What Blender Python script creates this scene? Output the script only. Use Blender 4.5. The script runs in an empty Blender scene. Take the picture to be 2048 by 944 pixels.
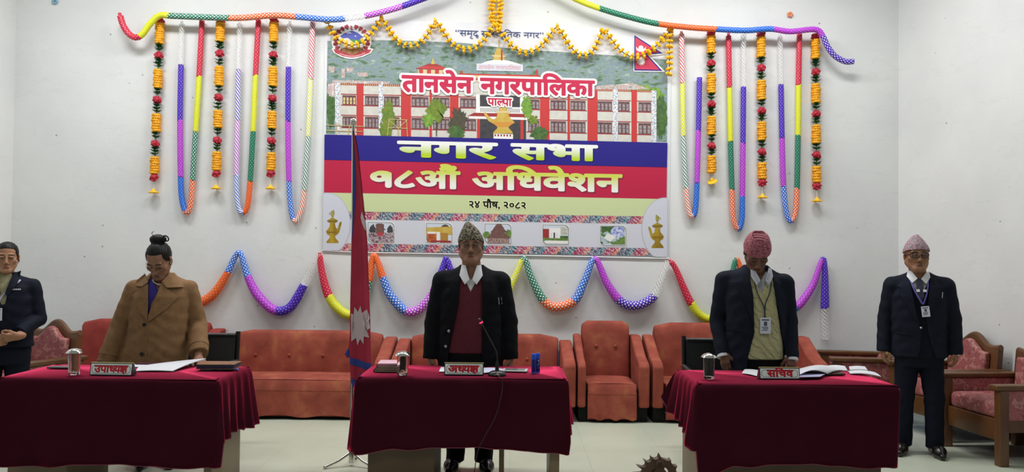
import bpy, bmesh, math, random
import numpy as np
from mathutils import Vector, Matrix, Euler

# ------------------------------------------------------------------ camera, light, exposure
SC = bpy.context.scene
COL = SC.collection
F_PX = 1650.0
EYE = Vector((0.0, 0.0, 1.55))
PITCH, ROLL = math.radians(1.3), math.radians(0.6)
_F = Vector((0, math.cos(PITCH), math.sin(PITCH)))
_U0 = Vector((0, -math.sin(PITCH), math.cos(PITCH)))
_R0 = Vector((1, 0, 0))
CR = _R0*math.cos(ROLL) + _U0*math.sin(ROLL)
CU = -_R0*math.sin(ROLL) + _U0*math.cos(ROLL)
cam_d = bpy.data.cameras.new('camera')
cam = bpy.data.objects.new('camera', cam_d)
COL.objects.link(cam)
cam_d.sensor_width = 36.0
cam_d.lens = 36.0*F_PX/2048.0
cam_d.clip_start = 0.05
M3 = Matrix((CR, CU, -_F)).transposed()
cam.matrix_world = Matrix.Translation(EYE) @ M3.to_4x4()
SC.camera = cam

SC.view_settings.view_transform = 'Standard'
SC.view_settings.look = 'None'
SC.view_settings.gamma = 1.0
SC.view_settings.exposure = 0.0
try: SC.view_settings.use_curve_mapping = False
except Exception: pass
SC.cycles.max_bounces = 8
SC.cycles.transparent_max_bounces = 12
SC.cycles.caustics_reflective = False
SC.cycles.caustics_refractive = False

world = bpy.data.worlds.new('world'); SC.world = world
world.use_nodes = True
world.node_tree.nodes['Background'].inputs[0].default_value = (0.62, 0.66, 0.70, 1)
world.node_tree.nodes['Background'].inputs[1].default_value = 0.07

LIGHT_STAGE = 65.0      # ceiling tube panels over the dais
LIGHT_FILL = 58.0       # unseen fill lamps added on the camera side to brighten the fronts
def area_lamp(name, loc, sx, sy, power, col=(0.97, 0.985, 1.0)):
    d = bpy.data.lights.new(name, 'AREA'); d.shape = 'RECTANGLE'; d.size = sx; d.size_y = sy
    d.energy = power; d.color = col
    o = bpy.data.objects.new(name, d); COL.objects.link(o); o.location = loc
    return o
for lx in (-3.6, -1.5, 0.6, 2.4):
    area_lamp('ceiling_lamp', (lx, 6.85, 4.93), 1.3, 0.5, LIGHT_STAGE)
for lx in (-2.2, 2.2):
    area_lamp('front_fill', (lx, 1.2, 4.93), 1.2, 0.4, LIGHT_FILL)

# ------------------------------------------------------------------ pixel helpers
def ray(px, py):
    return _F + CR*((px-1024.0)/F_PX) + CU*((472.0-py)/F_PX)
def P(px, py, Y):
    d = ray(px, py); return EYE + d*(Y/d.y)
def G(px, py, z=0.0):
    d = ray(px, py); return EYE + d*((z-EYE.z)/d.z)

# ------------------------------------------------------------------ materials
def srgb(h):
    if isinstance(h, tuple): return h if len(h) == 4 else h+(1,)
    h = h.lstrip('#'); c = [int(h[i:i+2], 16)/255 for i in (0, 2, 4)]
    return tuple(x/12.92 if x <= .04045 else ((x+.055)/1.055)**2.4 for x in c)+(1.0,)
class NT:
    def __init__(s, m): s.t = m.node_tree; s.n = s.t.nodes; s.l = s.t.links
    def new(s, ty, **kw):
        n = s.n.new(ty)
        for k, v in kw.items(): setattr(n, k, v)
        return n
    def link(s, a, b): s.l.new(a, b)
def mat(name, col, rough=.6, metal=0.0, var=None, scale=20.0, detail=4.0, bump=0.0, bscale=None, sheen=0.0, spec=0.5, thr=None, stretch=None):
    """principled; var = second colour mixed in by procedural noise"""
    m = bpy.data.materials.new(name); m.use_nodes = True
    t = NT(m); b = t.n['Principled BSDF']
    b.inputs['Base Color'].default_value = srgb(col); b.inputs['Roughness'].default_value = rough
    b.inputs['Metallic'].default_value = metal; b.inputs['Specular IOR Level'].default_value = spec
    if sheen:
        b.inputs['Sheen Weight'].default_value = sheen; b.inputs['Sheen Roughness'].default_value = .4
        b.inputs['Sheen Tint'].default_value = srgb(col)
    tc = t.new('ShaderNodeTexCoord'); src = tc.outputs['Object']
    if stretch:
        mp = t.new('ShaderNodeMapping'); mp.inputs['Scale'].default_value = stretch
        t.link(src, mp.inputs['Vector']); src = mp.outputs['Vector']
    if var:
        nz = t.new('ShaderNodeTexNoise'); nz.inputs['Scale'].default_value = scale; nz.inputs['Detail'].default_value = detail
        t.link(src, nz.inputs['Vector'])
        r = t.new('ShaderNodeValToRGB'); lo, hi = thr or (.35, .65)
        r.color_ramp.elements[0].position = lo; r.color_ramp.elements[1].position = hi
        r.color_ramp.elements[0].color = srgb(col); r.color_ramp.elements[1].color = srgb(var)
        t.link(nz.outputs['Fac'], r.inputs['Fac']); t.link(r.outputs['Color'], b.inputs['Base Color'])
    if bump:
        n2 = t.new('ShaderNodeTexNoise'); n2.inputs['Scale'].default_value = bscale or scale*3; n2.inputs['Detail'].default_value = 3
        t.link(src, n2.inputs['Vector'])
        bp = t.new('ShaderNodeBump'); bp.inputs['Strength'].default_value = bump; bp.inputs['Distance'].default_value = .01
        t.link(n2.outputs['Fac'], bp.inputs['Height']); t.link(bp.outputs['Normal'], b.inputs['Normal'])
    return m

# ------------------------------------------------------------------ mesh builder
class MB:
    def __init__(s): s.v = []; s.f = []; s.mi = []; s.uv = {}
    def add(s, vs, fs, mi=0):
        o = len(s.v); s.v += [tuple(v) for v in vs]
        for f in fs: s.f.append(tuple(i+o for i in f)); s.mi.append(mi)
        return o
    def box(s, c, size, mi=0, rot=None, bev=0.0):
        bm = bmesh.new(); bmesh.ops.create_cube(bm, size=1.0)
        bmesh.ops.scale(bm, vec=size, verts=bm.verts)
        if bev: bmesh.ops.bevel(bm, geom=bm.edges[:], offset=min(bev, min(size)*.45), segments=3, profile=.5, affect='EDGES')
        M = (rot.to_matrix().to_4x4() if rot else Matrix())
        s.addbm(bm, Matrix.Translation(c) @ M, mi)
    def addbm(s, bm, M=Matrix(), mi=0):
        bm.verts.index_update()
        s.add([M @ v.co for v in bm.verts], [[v.index for v in f.verts] for f in bm.faces], mi); bm.free()
    def bb(s, lo, hi, mi=0, bev=0.0):
        lo, hi = Vector(lo), Vector(hi); s.box((lo+hi)/2, hi-lo, mi, None, bev)
    def tube(s, pts, r, seg=10, mi=0, caps=True):
        pts = [Vector(p) for p in pts]; n = len(pts); rs = r if isinstance(r, (list, tuple)) else [r]*n
        t = (pts[1]-pts[0]).normalized(); u = t.orthogonal().normalized(); vs = []
        for i, p in enumerate(pts):
            a = pts[max(i-1, 0)]; b = pts[min(i+1, n-1)]; t2 = (b-a).normalized()
            u = (u - t2*u.dot(t2)).normalized(); w = t2.cross(u)
            for k in range(seg):
                an = 2*math.pi*k/seg; vs.append(p + (u*math.cos(an)+w*math.sin(an))*rs[i])
        fs = [(i*seg+k, i*seg+(k+1) % seg, (i+1)*seg+(k+1) % seg, (i+1)*seg+k) for i in range(n-1) for k in range(seg)]
        if caps: fs += [tuple(range(seg-1, -1, -1)), tuple((n-1)*seg+k for k in range(seg))]
        s.add(vs, fs, mi)
    def lathe(s, prof, c=(0, 0, 0), seg=24, mi=0, axis=None, close=False):
        c = Vector(c); Q = Vector((0, 0, 1)).rotation_difference(Vector(axis)).to_matrix() if axis is not None else Matrix.Identity(3)
        vs = []; n = len(prof)
        for r, z in prof:
            for k in range(seg):
                a = 2*math.pi*k/seg; vs.append(c + Q @ Vector((r*math.cos(a), r*math.sin(a), z)))
        m = n if close else n-1
        fs = [(i*seg+k, i*seg+(k+1) % seg, ((i+1) % n)*seg+(k+1) % seg, ((i+1) % n)*seg+k) for i in range(m) for k in range(seg)]
        if not close:
            if prof[0][0] > 1e-6: fs.append(tuple(range(seg-1, -1, -1)))
            if prof[-1][0] > 1e-6: fs.append(tuple((n-1)*seg+k for k in range(seg)))
        s.add(vs, fs, mi)
    def ball(s, c, r, mi=0, u=14, v=9, rot=None):
        r = (r, r, r) if not isinstance(r, (tuple, list)) else r
        bm = bmesh.new(); bmesh.ops.create_uvsphere(bm, u_segments=u, v_segments=v, radius=1)
        S = Matrix.Diagonal((*r, 1)); s.addbm(bm, Matrix.Translation(c) @ (rot.to_matrix().to_4x4() if rot else Matrix()) @ S, mi)
    def prism(s, poly, fn, d0, d1, mi=0):
        """poly 2-D, fn(a,b,d)->3-D, extruded from d0 to d1"""
        n = len(poly); vs = [fn(a, b, d0) for a, b in poly]+[fn(a, b, d1) for a, b in poly]
        fs = [tuple(range(n-1, -1, -1)), tuple(range(n, 2*n))]+[(i, (i+1) % n, n+(i+1) % n, n+i) for i in range(n)]
        s.add(vs, fs, mi)
    def grid(s, nu, nv, fn, mi=0, wrapu=False):
        vs = [fn(i/(nu if wrapu else nu-1), j/(nv-1)) for j in range(nv) for i in range(nu)]
        m = nu if wrapu else nu-1
        s.add(vs, [(j*nu+i, j*nu+(i+1) % nu, (j+1)*nu+(i+1) % nu, (j+1)*nu+i) for j in range(nv-1) for i in range(m)], mi)
    def build(s, name, mats, parent=None, smooth=True, angle=40, loc=None, fixn=True):
        me = bpy.data.meshes.new(name); me.from_pydata(s.v, [], s.f)
        mats = mats if isinstance(mats, (list, tuple)) else [mats]
        for m in mats: me.materials.append(m)
        if len(mats) > 1: me.polygons.foreach_set('material_index', s.mi)
        if fixn:
            bm = bmesh.new(); bm.from_mesh(me); bmesh.ops.recalc_face_normals(bm, faces=bm.faces[:]); bm.to_mesh(me); bm.free()
        if smooth:
            me.polygons.foreach_set('use_smooth', [True]*len(me.polygons))
            if angle < 180: me.set_sharp_from_angle(angle=math.radians(angle))
        me.update()
        o = bpy.data.objects.new(name, me); COL.objects.link(o)
        if parent: o.parent = parent
        if loc is not None: o.location = loc
        return o
def tag(o, label, cat, group=None):
    o['label'] = label; o['category'] = cat
    if group: o['group'] = group
    return o
def thing(name, label, cat, loc=(0, 0, 0), rz=0.0, group=None):
    o = bpy.data.objects.new(name, None); COL.objects.link(o); o.location = loc; o.rotation_euler = (0, 0, rz)
    o.empty_display_size = .1
    return tag(o, label, cat, group)
def struct(name, mb, m, **kw):
    o = mb.build(name, m, smooth=False, **kw); o['kind'] = 'structure'; return o
def part(name, mb, m, parent, label=None, **kw):
    o = mb.build(name, m, parent, **kw)
    if label: o['label'] = label
    return o
def copy_tree(root):
    r = root.copy(); COL.objects.link(r)
    for ch in root.children:
        c = ch.copy(); COL.objects.link(c); c.parent = r
        for g in ch.children:
            d = g.copy(); COL.objects.link(d); d.parent = c
    return r
def smooth_path(pts, step=None, n=None):
    """Catmull-Rom through 3-D points, resampled evenly"""
    pts = [np.array(p, float) for p in pts]; q = [2*pts[0]-pts[1]]+pts+[2*pts[-1]-pts[-2]]; out = []
    for i in range(1, len(q)-2):
        for k in range(12):
            t = k/12; a, b, c, d = q[i-1], q[i], q[i+1], q[i+2]
            out.append(.5*(2*b+(c-a)*t+(2*a-5*b+4*c-d)*t*t+(3*b-a-3*c+d)*t**3))
    out.append(pts[-1]); out = np.array(out)
    L = np.concatenate([[0], np.cumsum(np.linalg.norm(np.diff(out, axis=0), axis=1))])
    n = n or max(2, int(L[-1]/step)+1); s = np.linspace(0, L[-1], n)
    return np.stack([np.interp(s, L, out[:, k]) for k in range(3)], 1), L[-1]

# ------------------------------------------------------------------ room
YW = 8.6                                    # back wall
XL = P(28, 240, YW).x; XR = P(1797, 240, YW).x
HC = 5.0
def wall_material():
    m = mat('white_plaster_wall', '#e4e5e3', .75, var='#dcdddc', scale=1.3, detail=6, bump=.25, bscale=9)
    t = NT(m); b = t.n['Principled BSDF']; src = b.inputs['Base Color'].links[0].from_socket
    tc = t.new('ShaderNodeTexCoord')
    vo = t.new('ShaderNodeTexVoronoi'); vo.inputs['Scale'].default_value = 5.5; vo.inputs['Randomness'].default_value = 1.0
    t.link(tc.outputs['Object'], vo.inputs['Vector'])
    r = t.new('ShaderNodeMapRange'); r.inputs['From Min'].default_value = .035; r.inputs['From Max'].default_value = .06
    r.inputs['To Min'].default_value = 1; r.inputs['To Max'].default_value = 0
    t.link(vo.outputs['Distance'], r.inputs['Value'])
    sep = t.new('ShaderNodeSeparateColor'); t.link(vo.outputs['Color'], sep.inputs['Color'])
    gt = t.new('ShaderNodeMath', operation='GREATER_THAN'); gt.inputs[1].default_value = .45; t.link(sep.outputs[0], gt.inputs[0])
    mu = t.new('ShaderNodeMath', operation='MULTIPLY'); t.link(gt.outputs[0], mu.inputs[0]); t.link(r.outputs[0], mu.inputs[1])
    m2 = t.new('ShaderNodeMath', operation='MULTIPLY'); m2.inputs[1].default_value = .7; t.link(mu.outputs[0], m2.inputs[0])
    mx = t.new('ShaderNodeMix', data_type='RGBA'); t.link(m2.outputs[0], mx.inputs['Factor']); t.link(src, mx.inputs['A'])
    mx.inputs['B'].default_value = srgb('#5c5d58')
    # faint hairline cracks
    wv = t.new('ShaderNodeTexNoise'); wv.inputs['Scale'].default_value = 1.1; wv.inputs['Detail'].default_value = 8
    mp = t.new('ShaderNodeMapping'); mp.inputs['Scale'].default_value = (1, 1, 3.5); t.link(tc.outputs['Object'], mp.inputs['Vector']); t.link(mp.outputs['Vector'], wv.inputs['Vector'])
    ab = t.new('ShaderNodeMath', operation='SUBTRACT'); ab.inputs[1].default_value = .5; t.link(wv.outputs['Fac'], ab.inputs[0])
    a2 = t.new('ShaderNodeMath', operation='ABSOLUTE'); t.link(ab.outputs[0], a2.inputs[0])
    cr = t.new('ShaderNodeMapRange'); cr.inputs['From Min'].default_value = .0; cr.inputs['From Max'].default_value = .006
    cr.inputs['To Min'].default_value = .10; cr.inputs['To Max'].default_value = 0; t.link(a2.outputs[0], cr.inputs['Value'])
    mc = t.new('ShaderNodeMix', data_type='RGBA'); t.link(cr.outputs[0], mc.inputs['Factor']); t.link(mx.outputs['Result'], mc.inputs['A'])
    mc.inputs['B'].default_value = srgb('#9a9a96')
    # blue painted dado along the foot of the wall
    sx = t.new('ShaderNodeSeparateXYZ'); t.link(tc.outputs['Object'], sx.inputs[0])
    lt = t.new('ShaderNodeMath', operation='LESS_THAN'); lt.inputs[1].default_value = .555; t.link(sx.outputs['Z'], lt.inputs[0])
    md = t.new('ShaderNodeMix', data_type='RGBA'); t.link(lt.outputs[0], md.inputs['Factor']); t.link(mc.outputs['Result'], md.inputs['A'])
    md.inputs['B'].default_value = srgb('#5f86bd')
    t.link(md.outputs['Result'], b.inputs['Base Color'])
    return m
WALL = wall_material()
def tile_floor():
    m = mat('pale_floor_tiles', '#cad0bc', .28, var='#c2c8b4', scale=2.0, spec=.4)
    t = NT(m); b = t.n['Principled BSDF']; src = b.inputs['Base Color'].links[0].from_socket
    tc = t.new('ShaderNodeTexCoord'); br = t.new('ShaderNodeTexBrick'); br.offset = 0.0
    br.inputs['Scale'].default_value = 1.0; br.inputs['Mortar Size'].default_value = .003
    br.inputs['Brick Width'].default_value = .6; br.inputs['Row Height'].default_value = .6
    t.link(tc.outputs['Object'], br.inputs['Vector'])
    mx = t.new('ShaderNodeMix', data_type='RGBA'); t.link(br.outputs['Fac'], mx.inputs['Factor']); t.link(src, mx.inputs['A']); mx.inputs['B'].default_value = srgb('#babdae')
    t.link(mx.outputs['Result'], b.inputs['Base Color']); return m
Y0 = -1.5
mb = MB(); mb.bb((XL-.2, Y0, -.12), (XR+2.4, YW+.2, 0)); struct('floor', mb, tile_floor())
mb = MB(); mb.bb((XL-.2, YW, 0), (XR+.2, YW+.2, HC)); struct('wall_back', mb, WALL)
mb = MB(); mb.bb((XL-.2, Y0, 0), (XL, YW, HC)); struct('wall_left', mb, WALL)
SLANT = .20                                # the right wall opens outwards towards the hall
mb = MB(); xe = XR+SLANT*(YW-Y0); mb.prism([(XR, YW), (XR+.2, YW), (xe+.2, Y0), (xe, Y0)], lambda x, y, d: Vector((x, y, d)), 0, HC); struct('wall_right', mb, WALL)
mb = MB(); mb.bb((XL-.2, Y0, HC), (XR+2.4, YW+.2, HC+.12)); struct('ceiling', mb, mat('ceiling_paint', '#d8d8d4', .8, var='#d0d0cc', scale=3))
# ------------------------------------------------------------------ lettering (outlines of the built-in font, fitted to a slanted box)
_fc = bpy.data.curves.new('letter_outline', 'FONT'); _fo = bpy.data.objects.new('letter_outline', _fc); COL.objects.link(_fo)
_cache = {}
def glyphs(s, off=0.0):
    key = (s, off)
    if key in _cache: return _cache[key]
    _fc.body = s; _fc.offset = off; _fc.resolution_u = 3
    dg = bpy.context.evaluated_depsgraph_get(); dg.update()
    me = bpy.data.meshes.new_from_object(_fo.evaluated_get(dg))
    r = ([(v.co.x, v.co.y) for v in me.vertices], [tuple(p.vertices) for p in me.polygons]); bpy.data.meshes.remove(me)
    _cache[key] = r; return r
def advance(ch):
    a = max(v[0] for v in glyphs(ch+'न')[0]); b = max(v[0] for v in glyphs('न')[0]); return a-b
GC = .0125                                     # cell of the letter fields, in em
def _field(vs, fs, pad=.22):
    """signed distance of a filled outline on a cell grid; returns (field, ix0, iy0)"""
    X = np.array([v[0] for v in vs]); Y = np.array([v[1] for v in vs])
    ix0 = int(math.floor((X.min()-pad)/GC)); iy0 = int(math.floor((Y.min()-pad)/GC)); nx = int((X.max()+pad)/GC)-ix0+2; ny = int((Y.max()+pad)/GC)-iy0+2
    gx = (np.arange(nx)+ix0)*GC; gy = (np.arange(ny)+iy0)*GC; ins = np.zeros((ny, nx), bool); D = np.full((ny, nx), pad)
    cnt = {}
    for f in fs:
        for k in range(1, len(f)-1):
            a, b, c = f[0], f[k], f[k+1]; xs = X[[a, b, c]]; ys = Y[[a, b, c]]
            i0, i1 = int(math.ceil(xs.min()/GC))-ix0, int(math.floor(xs.max()/GC))-ix0+1; j0, j1 = int(math.ceil(ys.min()/GC))-iy0, int(math.floor(ys.max()/GC))-iy0+1
            if i1 <= i0 or j1 <= j0: continue
            x, y = gx[None, i0:i1], gy[j0:j1, None]
            e = [(xs[(q+1) % 3]-xs[q])*(y-ys[q])-(ys[(q+1) % 3]-ys[q])*(x-xs[q]) for q in range(3)]
            ins[j0:j1, i0:i1] |= ((e[0] >= -1e-9) & (e[1] >= -1e-9) & (e[2] >= -1e-9)) | ((e[0] <= 1e-9) & (e[1] <= 1e-9) & (e[2] <= 1e-9))
        for p, q in zip(f, f[1:]+f[:1]):
            k = (min(p, q), max(p, q)); cnt[k] = cnt.get(k, 0)+1
    for (p, q), n in cnt.items():
        if n == 1: _seg(D, gx, gy, ix0, iy0, (X[p], Y[p]), (X[q], Y[q]), pad)
    return np.where(ins, -D, D), ix0, iy0
def _seg(D, gx, gy, ix0, iy0, a, b, pad):
    i0 = max(0, int((min(a[0], b[0])-pad)/GC)-ix0); i1 = int((max(a[0], b[0])+pad)/GC)-ix0+2; j0 = max(0, int((min(a[1], b[1])-pad)/GC)-iy0); j1 = int((max(a[1], b[1])+pad)/GC)-iy0+2
    x, y = gx[None, i0:i1], gy[j0:j1, None]; dx, dy = b[0]-a[0], b[1]-a[1]; L = dx*dx+dy*dy or 1e-12
    t = np.clip(((x-a[0])*dx+(y-a[1])*dy)/L, 0, 1); d = np.hypot(x-a[0]-t*dx, y-a[1]-t*dy); D[j0:j1, i0:i1] = np.minimum(D[j0:j1, i0:i1], d)
def stroke2d(pts, w):
    vs = []; n = len(pts)
    for i, (x, y) in enumerate(pts):
        ax, ay = pts[max(i-1, 0)]; bx, by = pts[min(i+1, n-1)]; dx, dy = bx-ax, by-ay; L = math.hypot(dx, dy) or 1
        nx, ny = -dy/L*w/2, dx/L*w/2; vs += [(x+nx, y+ny), (x-nx, y-ny)]
    return vs, [(2*i, 2*i+1, 2*i+3, 2*i+2) for i in range(n-1)]
def curve2d(pts, n=26):
    p, _ = smooth_path([(x, y, 0) for x, y in pts], n=n); return [(a[0], a[1]) for a in p]
def ksha():
    if 'ksha' in _cache: return _cache['ksha']
    ix0, iy0 = int(-.3/GC), int(-.4/GC); nx, ny = int(1.4/GC), int(1.4/GC); D = np.full((ny, nx), .3); gx = (np.arange(nx)+ix0)*GC; gy = (np.arange(ny)+iy0)*GC
    for pts in ([(-.02, .585), (.68, .585)], [(.56, .585), (.56, .04)], curve2d([(.20, .58), (.09, .47), (.14, .37), (.26, .36), (.36, .43), (.34, .52), (.27, .50)]),
                curve2d([(.26, .36), (.11, .28), (.07, .17), (.16, .08), (.30, .12), (.36, .22), (.30, .30), (.20, .27)]), curve2d([(.20, .10), (.30, .02), (.40, -.09)]), curve2d([(.34, .28), (.44, .33), (.56, .33)])):
        for a, b in zip(pts, pts[1:]): _seg(D, gx, gy, ix0, iy0, a, b, .22)
    _cache['ksha'] = (D-.04, ix0, iy0); return _cache['ksha']
def one():
    ix0, iy0 = int(-.3/GC), int(-.4/GC); n = int(1.4/GC); D = np.full((n, n), .3); gx = (np.arange(n)+ix0)*GC; gy = (np.arange(n)+iy0)*GC
    ring = [(.20+.14*math.cos(t), .40+.13*math.sin(t)) for t in np.linspace(0, 6.283, 25)]
    for pts in (ring, curve2d([(.10, .48), (.22, .56), (.38, .54), (.42, .48)], 10), [(.42, .52), (.42, .04)]):
        for a, b in zip(pts, pts[1:]): _seg(D, gx, gy, ix0, iy0, a, b, .22)
    return D-.045, ix0, iy0
def gfield(ch):
    if ('f', ch) not in _cache: _cache[('f', ch)] = _field(*glyphs(ch))
    return _cache[('f', ch)]
def lay(tokens, off=0.0):
    """tokens: plain strings, ('half', letter, cut), ('ksha',), ('sub', letter, dx, dy, scale) -> clean flat outline mesh"""
    put = []; x = 0.0
    for t in tokens:
        if isinstance(t, str):
            if t == ' ': x += .27; continue
            put.append((gfield(t), x, 0)); x += advance(t)
        elif t[0] == 'half':
            f, i0, j0 = gfield(t[1]); gx = (np.arange(f.shape[1])+i0)*GC; put.append(((np.maximum(f, (gx-t[2])[None, :]), i0, j0), x, 0)); x += t[2]-.02
        elif t[0] == 'one': put.append((one(), x, 0)); x += .52
        elif t[0] == 'ksha': put.append((ksha(), x, 0)); x += .62
        elif t[0] == 'sub':
            vs, fs = glyphs(t[1]); put.append((_field([(a*t[4], b*t[4]) for a, b in vs], fs), x+t[2], t[3]))
    sx = [(f, i0+round(dx/GC), j0+round(dy/GC)) for (f, i0, j0), dx, dy in put]
    I0 = min(a[1] for a in sx); J0 = min(a[2] for a in sx); W = max(a[1]+a[0].shape[1] for a in sx)-I0; H = max(a[2]+a[0].shape[0] for a in sx)-J0
    Fd = np.full((H, W), .3)
    for f, i, j in sx:
        v = Fd[j-J0:j-J0+f.shape[0], i-I0:i-I0+f.shape[1]]; np.minimum(v, f, out=v)
    Fd = Fd-off-1e-5; V, Fc, idx = [], [], {}
    def vert(x, y):
        k = (round(x*64), round(y*64))
        if k not in idx: idx[k] = len(V); V.append(((x+I0)*GC, (y+J0)*GC))
        return idx[k]
    inn = Fd < 0; full = inn[:-1, :-1] & inn[1:, :-1] & inn[:-1, 1:] & inn[1:, 1:]; some = (inn[:-1, :-1] | inn[1:, :-1] | inn[:-1, 1:] | inn[1:, 1:]) & ~full
    for j in range(H-1):
        row = np.flatnonzero(np.diff(np.concatenate([[0], full[j].astype(np.int8), [0]])))
        for a, b in zip(row[::2], row[1::2]): Fc.append((vert(a, j), vert(b, j), vert(b, j+1), vert(a, j+1)))
    for j, i in zip(*np.nonzero(some)):
        c = [(i, j), (i+1, j), (i+1, j+1), (i, j+1)]; v = [Fd[q[1], q[0]] for q in c]; p = []
        for k in range(4):
            if v[k] < 0: p.append(vert(*c[k]))
            if (v[k] < 0) != (v[(k+1) % 4] < 0):
                t = v[k]/(v[k]-v[(k+1) % 4]); q, r = c[k], c[(k+1) % 4]; p.append(vert(q[0]+(r[0]-q[0])*t, q[1]+(r[1]-q[1])*t))
        p = list(dict.fromkeys(p))
        if len(p) > 2: Fc.append(tuple(p))
    return V, Fc
def fit(V, x0, x1, hl, bl, ref=None):
    """font units -> px, hl = headline y at (x0, x1), bl = baseline y at (x0, x1)"""
    R = ref or V; a = min(v[0] for v in R); b = max(v[0] for v in R); out = []
    for x, y in V:
        u = (x-a)/(b-a); k = y/.62
        out.append((x0+(x1-x0)*u, (bl[0]+(bl[1]-bl[0])*u)*(1-k)+(hl[0]+(hl[1]-hl[0])*u)*k))
    return out

# ------------------------------------------------------------------ banner
def ramp_mat(name, stops, scale, detail=5, rough=.5, stretch=None, constant=False, tex='noise', bump=0):
    m = bpy.data.materials.new(name); m.use_nodes = True; t = NT(m); b = t.n['Principled BSDF']; b.inputs['Roughness'].default_value = rough
    tc = t.new('ShaderNodeTexCoord'); src = tc.outputs['Object']
    if stretch:
        mp = t.new('ShaderNodeMapping'); mp.inputs['Scale'].default_value = stretch; t.link(src, mp.inputs['Vector']); src = mp.outputs['Vector']
    if tex == 'noise':
        nz = t.new('ShaderNodeTexNoise'); nz.inputs['Scale'].default_value = scale; nz.inputs['Detail'].default_value = detail; out = nz.outputs['Fac']
    else:
        nz = t.new('ShaderNodeTexVoronoi'); nz.inputs['Scale'].default_value = scale; out = nz.outputs['Distance' if tex == 'voronoi' else 'Color']
    t.link(src, nz.inputs['Vector'])
    r = t.new('ShaderNodeValToRGB'); r.color_ramp.interpolation = 'CONSTANT' if constant else 'LINEAR'
    while len(r.color_ramp.elements) < len(stops): r.color_ramp.elements.new(.5)
    for e, (p, c) in zip(r.color_ramp.elements, stops): e.position = p; e.color = srgb(c)
    t.link(out, r.inputs['Fac']); t.link(r.outputs['Color'], b.inputs['Base Color'])
    if bump:
        bp = t.new('ShaderNodeBump'); bp.inputs['Strength'].default_value = bump; bp.inputs['Distance'].default_value = .01
        t.link(out, bp.inputs['Height']); t.link(bp.outputs['Normal'], b.inputs['Normal'])
    return m
def sh(x, y): return y+(x-672)*.0234          # the print hangs at a slight slant
class Art:
    def __init__(s, d): s.mb = MB(); s.d = d; s.mats = []; s.used = []
    def mi(s, m):
        if m not in s.mats: s.mats.append(m)
        return s.mats.index(m)
    def pt(s, x, y, d=0): return P(x, y, YW-.008-.0005*(s.d+d))
    def lift(s, pts, d):
        """overlapping prints never share a plane"""
        b = (min(p[0] for p in pts), max(p[0] for p in pts), min(p[1] for p in pts), max(p[1] for p in pts))
        while any(abs(u[4]-d) < .01 and u[0] < b[1]-.05 and b[0] < u[1]-.05 and u[2] < b[3]-.05 and b[2] < u[3]-.05 for u in s.used): d += .2
        s.used.append(b+(d,)); return d
    def poly(s, pts, m, d=0):
        d = s.lift(pts, d); s.mb.add([s.pt(x, y, d) for x, y in pts], [tuple(range(len(pts)))], s.mi(m))
    def rect(s, x0, y0, x1, y1, m, d=0):        # sheared with the print
        s.poly([(x0, sh(x0, y0)), (x1, sh(x1, y0)), (x1, sh(x1, y1)), (x0, sh(x0, y1))], m, d)
    def line(s, pts, w, m, d=0):
        vs, fs = stroke2d(pts, w); d = s.lift(vs, d); s.mb.add([s.pt(x, y, d) for x, y in vs], fs, s.mi(m))
    def disc(s, cx, cy, rx, ry, m, d=0, n=32, a0=0, a1=2*math.pi):
        s.poly([(cx+rx*math.cos(a0+(a1-a0)*k/n), cy+ry*math.sin(a0+(a1-a0)*k/n)) for k in range(n)], m, d)
    def blob(s, cx, cy, rx, ry, m, d=0, n=40, rag=.25, seed=1):
        rn = random.Random(seed); s.poly([(cx+rx*(1-rag*rn.random())*math.cos(2*math.pi*k/n), cy+ry*(1-rag*rn.random())*math.sin(2*math.pi*k/n)) for k in range(n)], m, d)
    def text(s, tokens, m, x0, x1, hl, bl, off=0.0, d=0, ref=None):
        V, Fc = lay(tokens, off); R = lay(tokens, ref)[0] if ref is not None else None
        px = fit(V, x0, x1, hl, bl, R); s.mb.add([s.pt(x, y, d) for x, y in px], Fc, s.mi(m))
    def build(s, name, parent, label=None): return part(name, s.mb, s.mats, parent, label, smooth=False, fixn=False)
V_WHITE = mat('banner_vinyl', '#e3e4e6', .38, var='#d9dade', scale=2.5, bump=.12, bscale=2.2)
BLUE = mat('print_blue', '#2a2183', .35); RED = mat('print_red', '#bf2548', .35); PALEGREEN = mat('print_pale_green', '#cdd7a3', .4)
WHITE = mat('print_white', '#eceae6', .4); CRIM = mat('print_crimson', '#c3254b', .4); BLACK = mat('print_black', '#15130f', .4)
NAVY = mat('print_navy', '#2c3f78', .4); GREY = mat('print_grey', '#d3d4dd', .4)
banner = thing('banner', 'large printed vinyl banner with Nepali lettering and a red building picture on the wall', 'banner', P(990, 510, YW-.01))
BI = Matrix.Translation(-banner.location)
def adopt(o): o.matrix_parent_inverse = BI; return o
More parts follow.
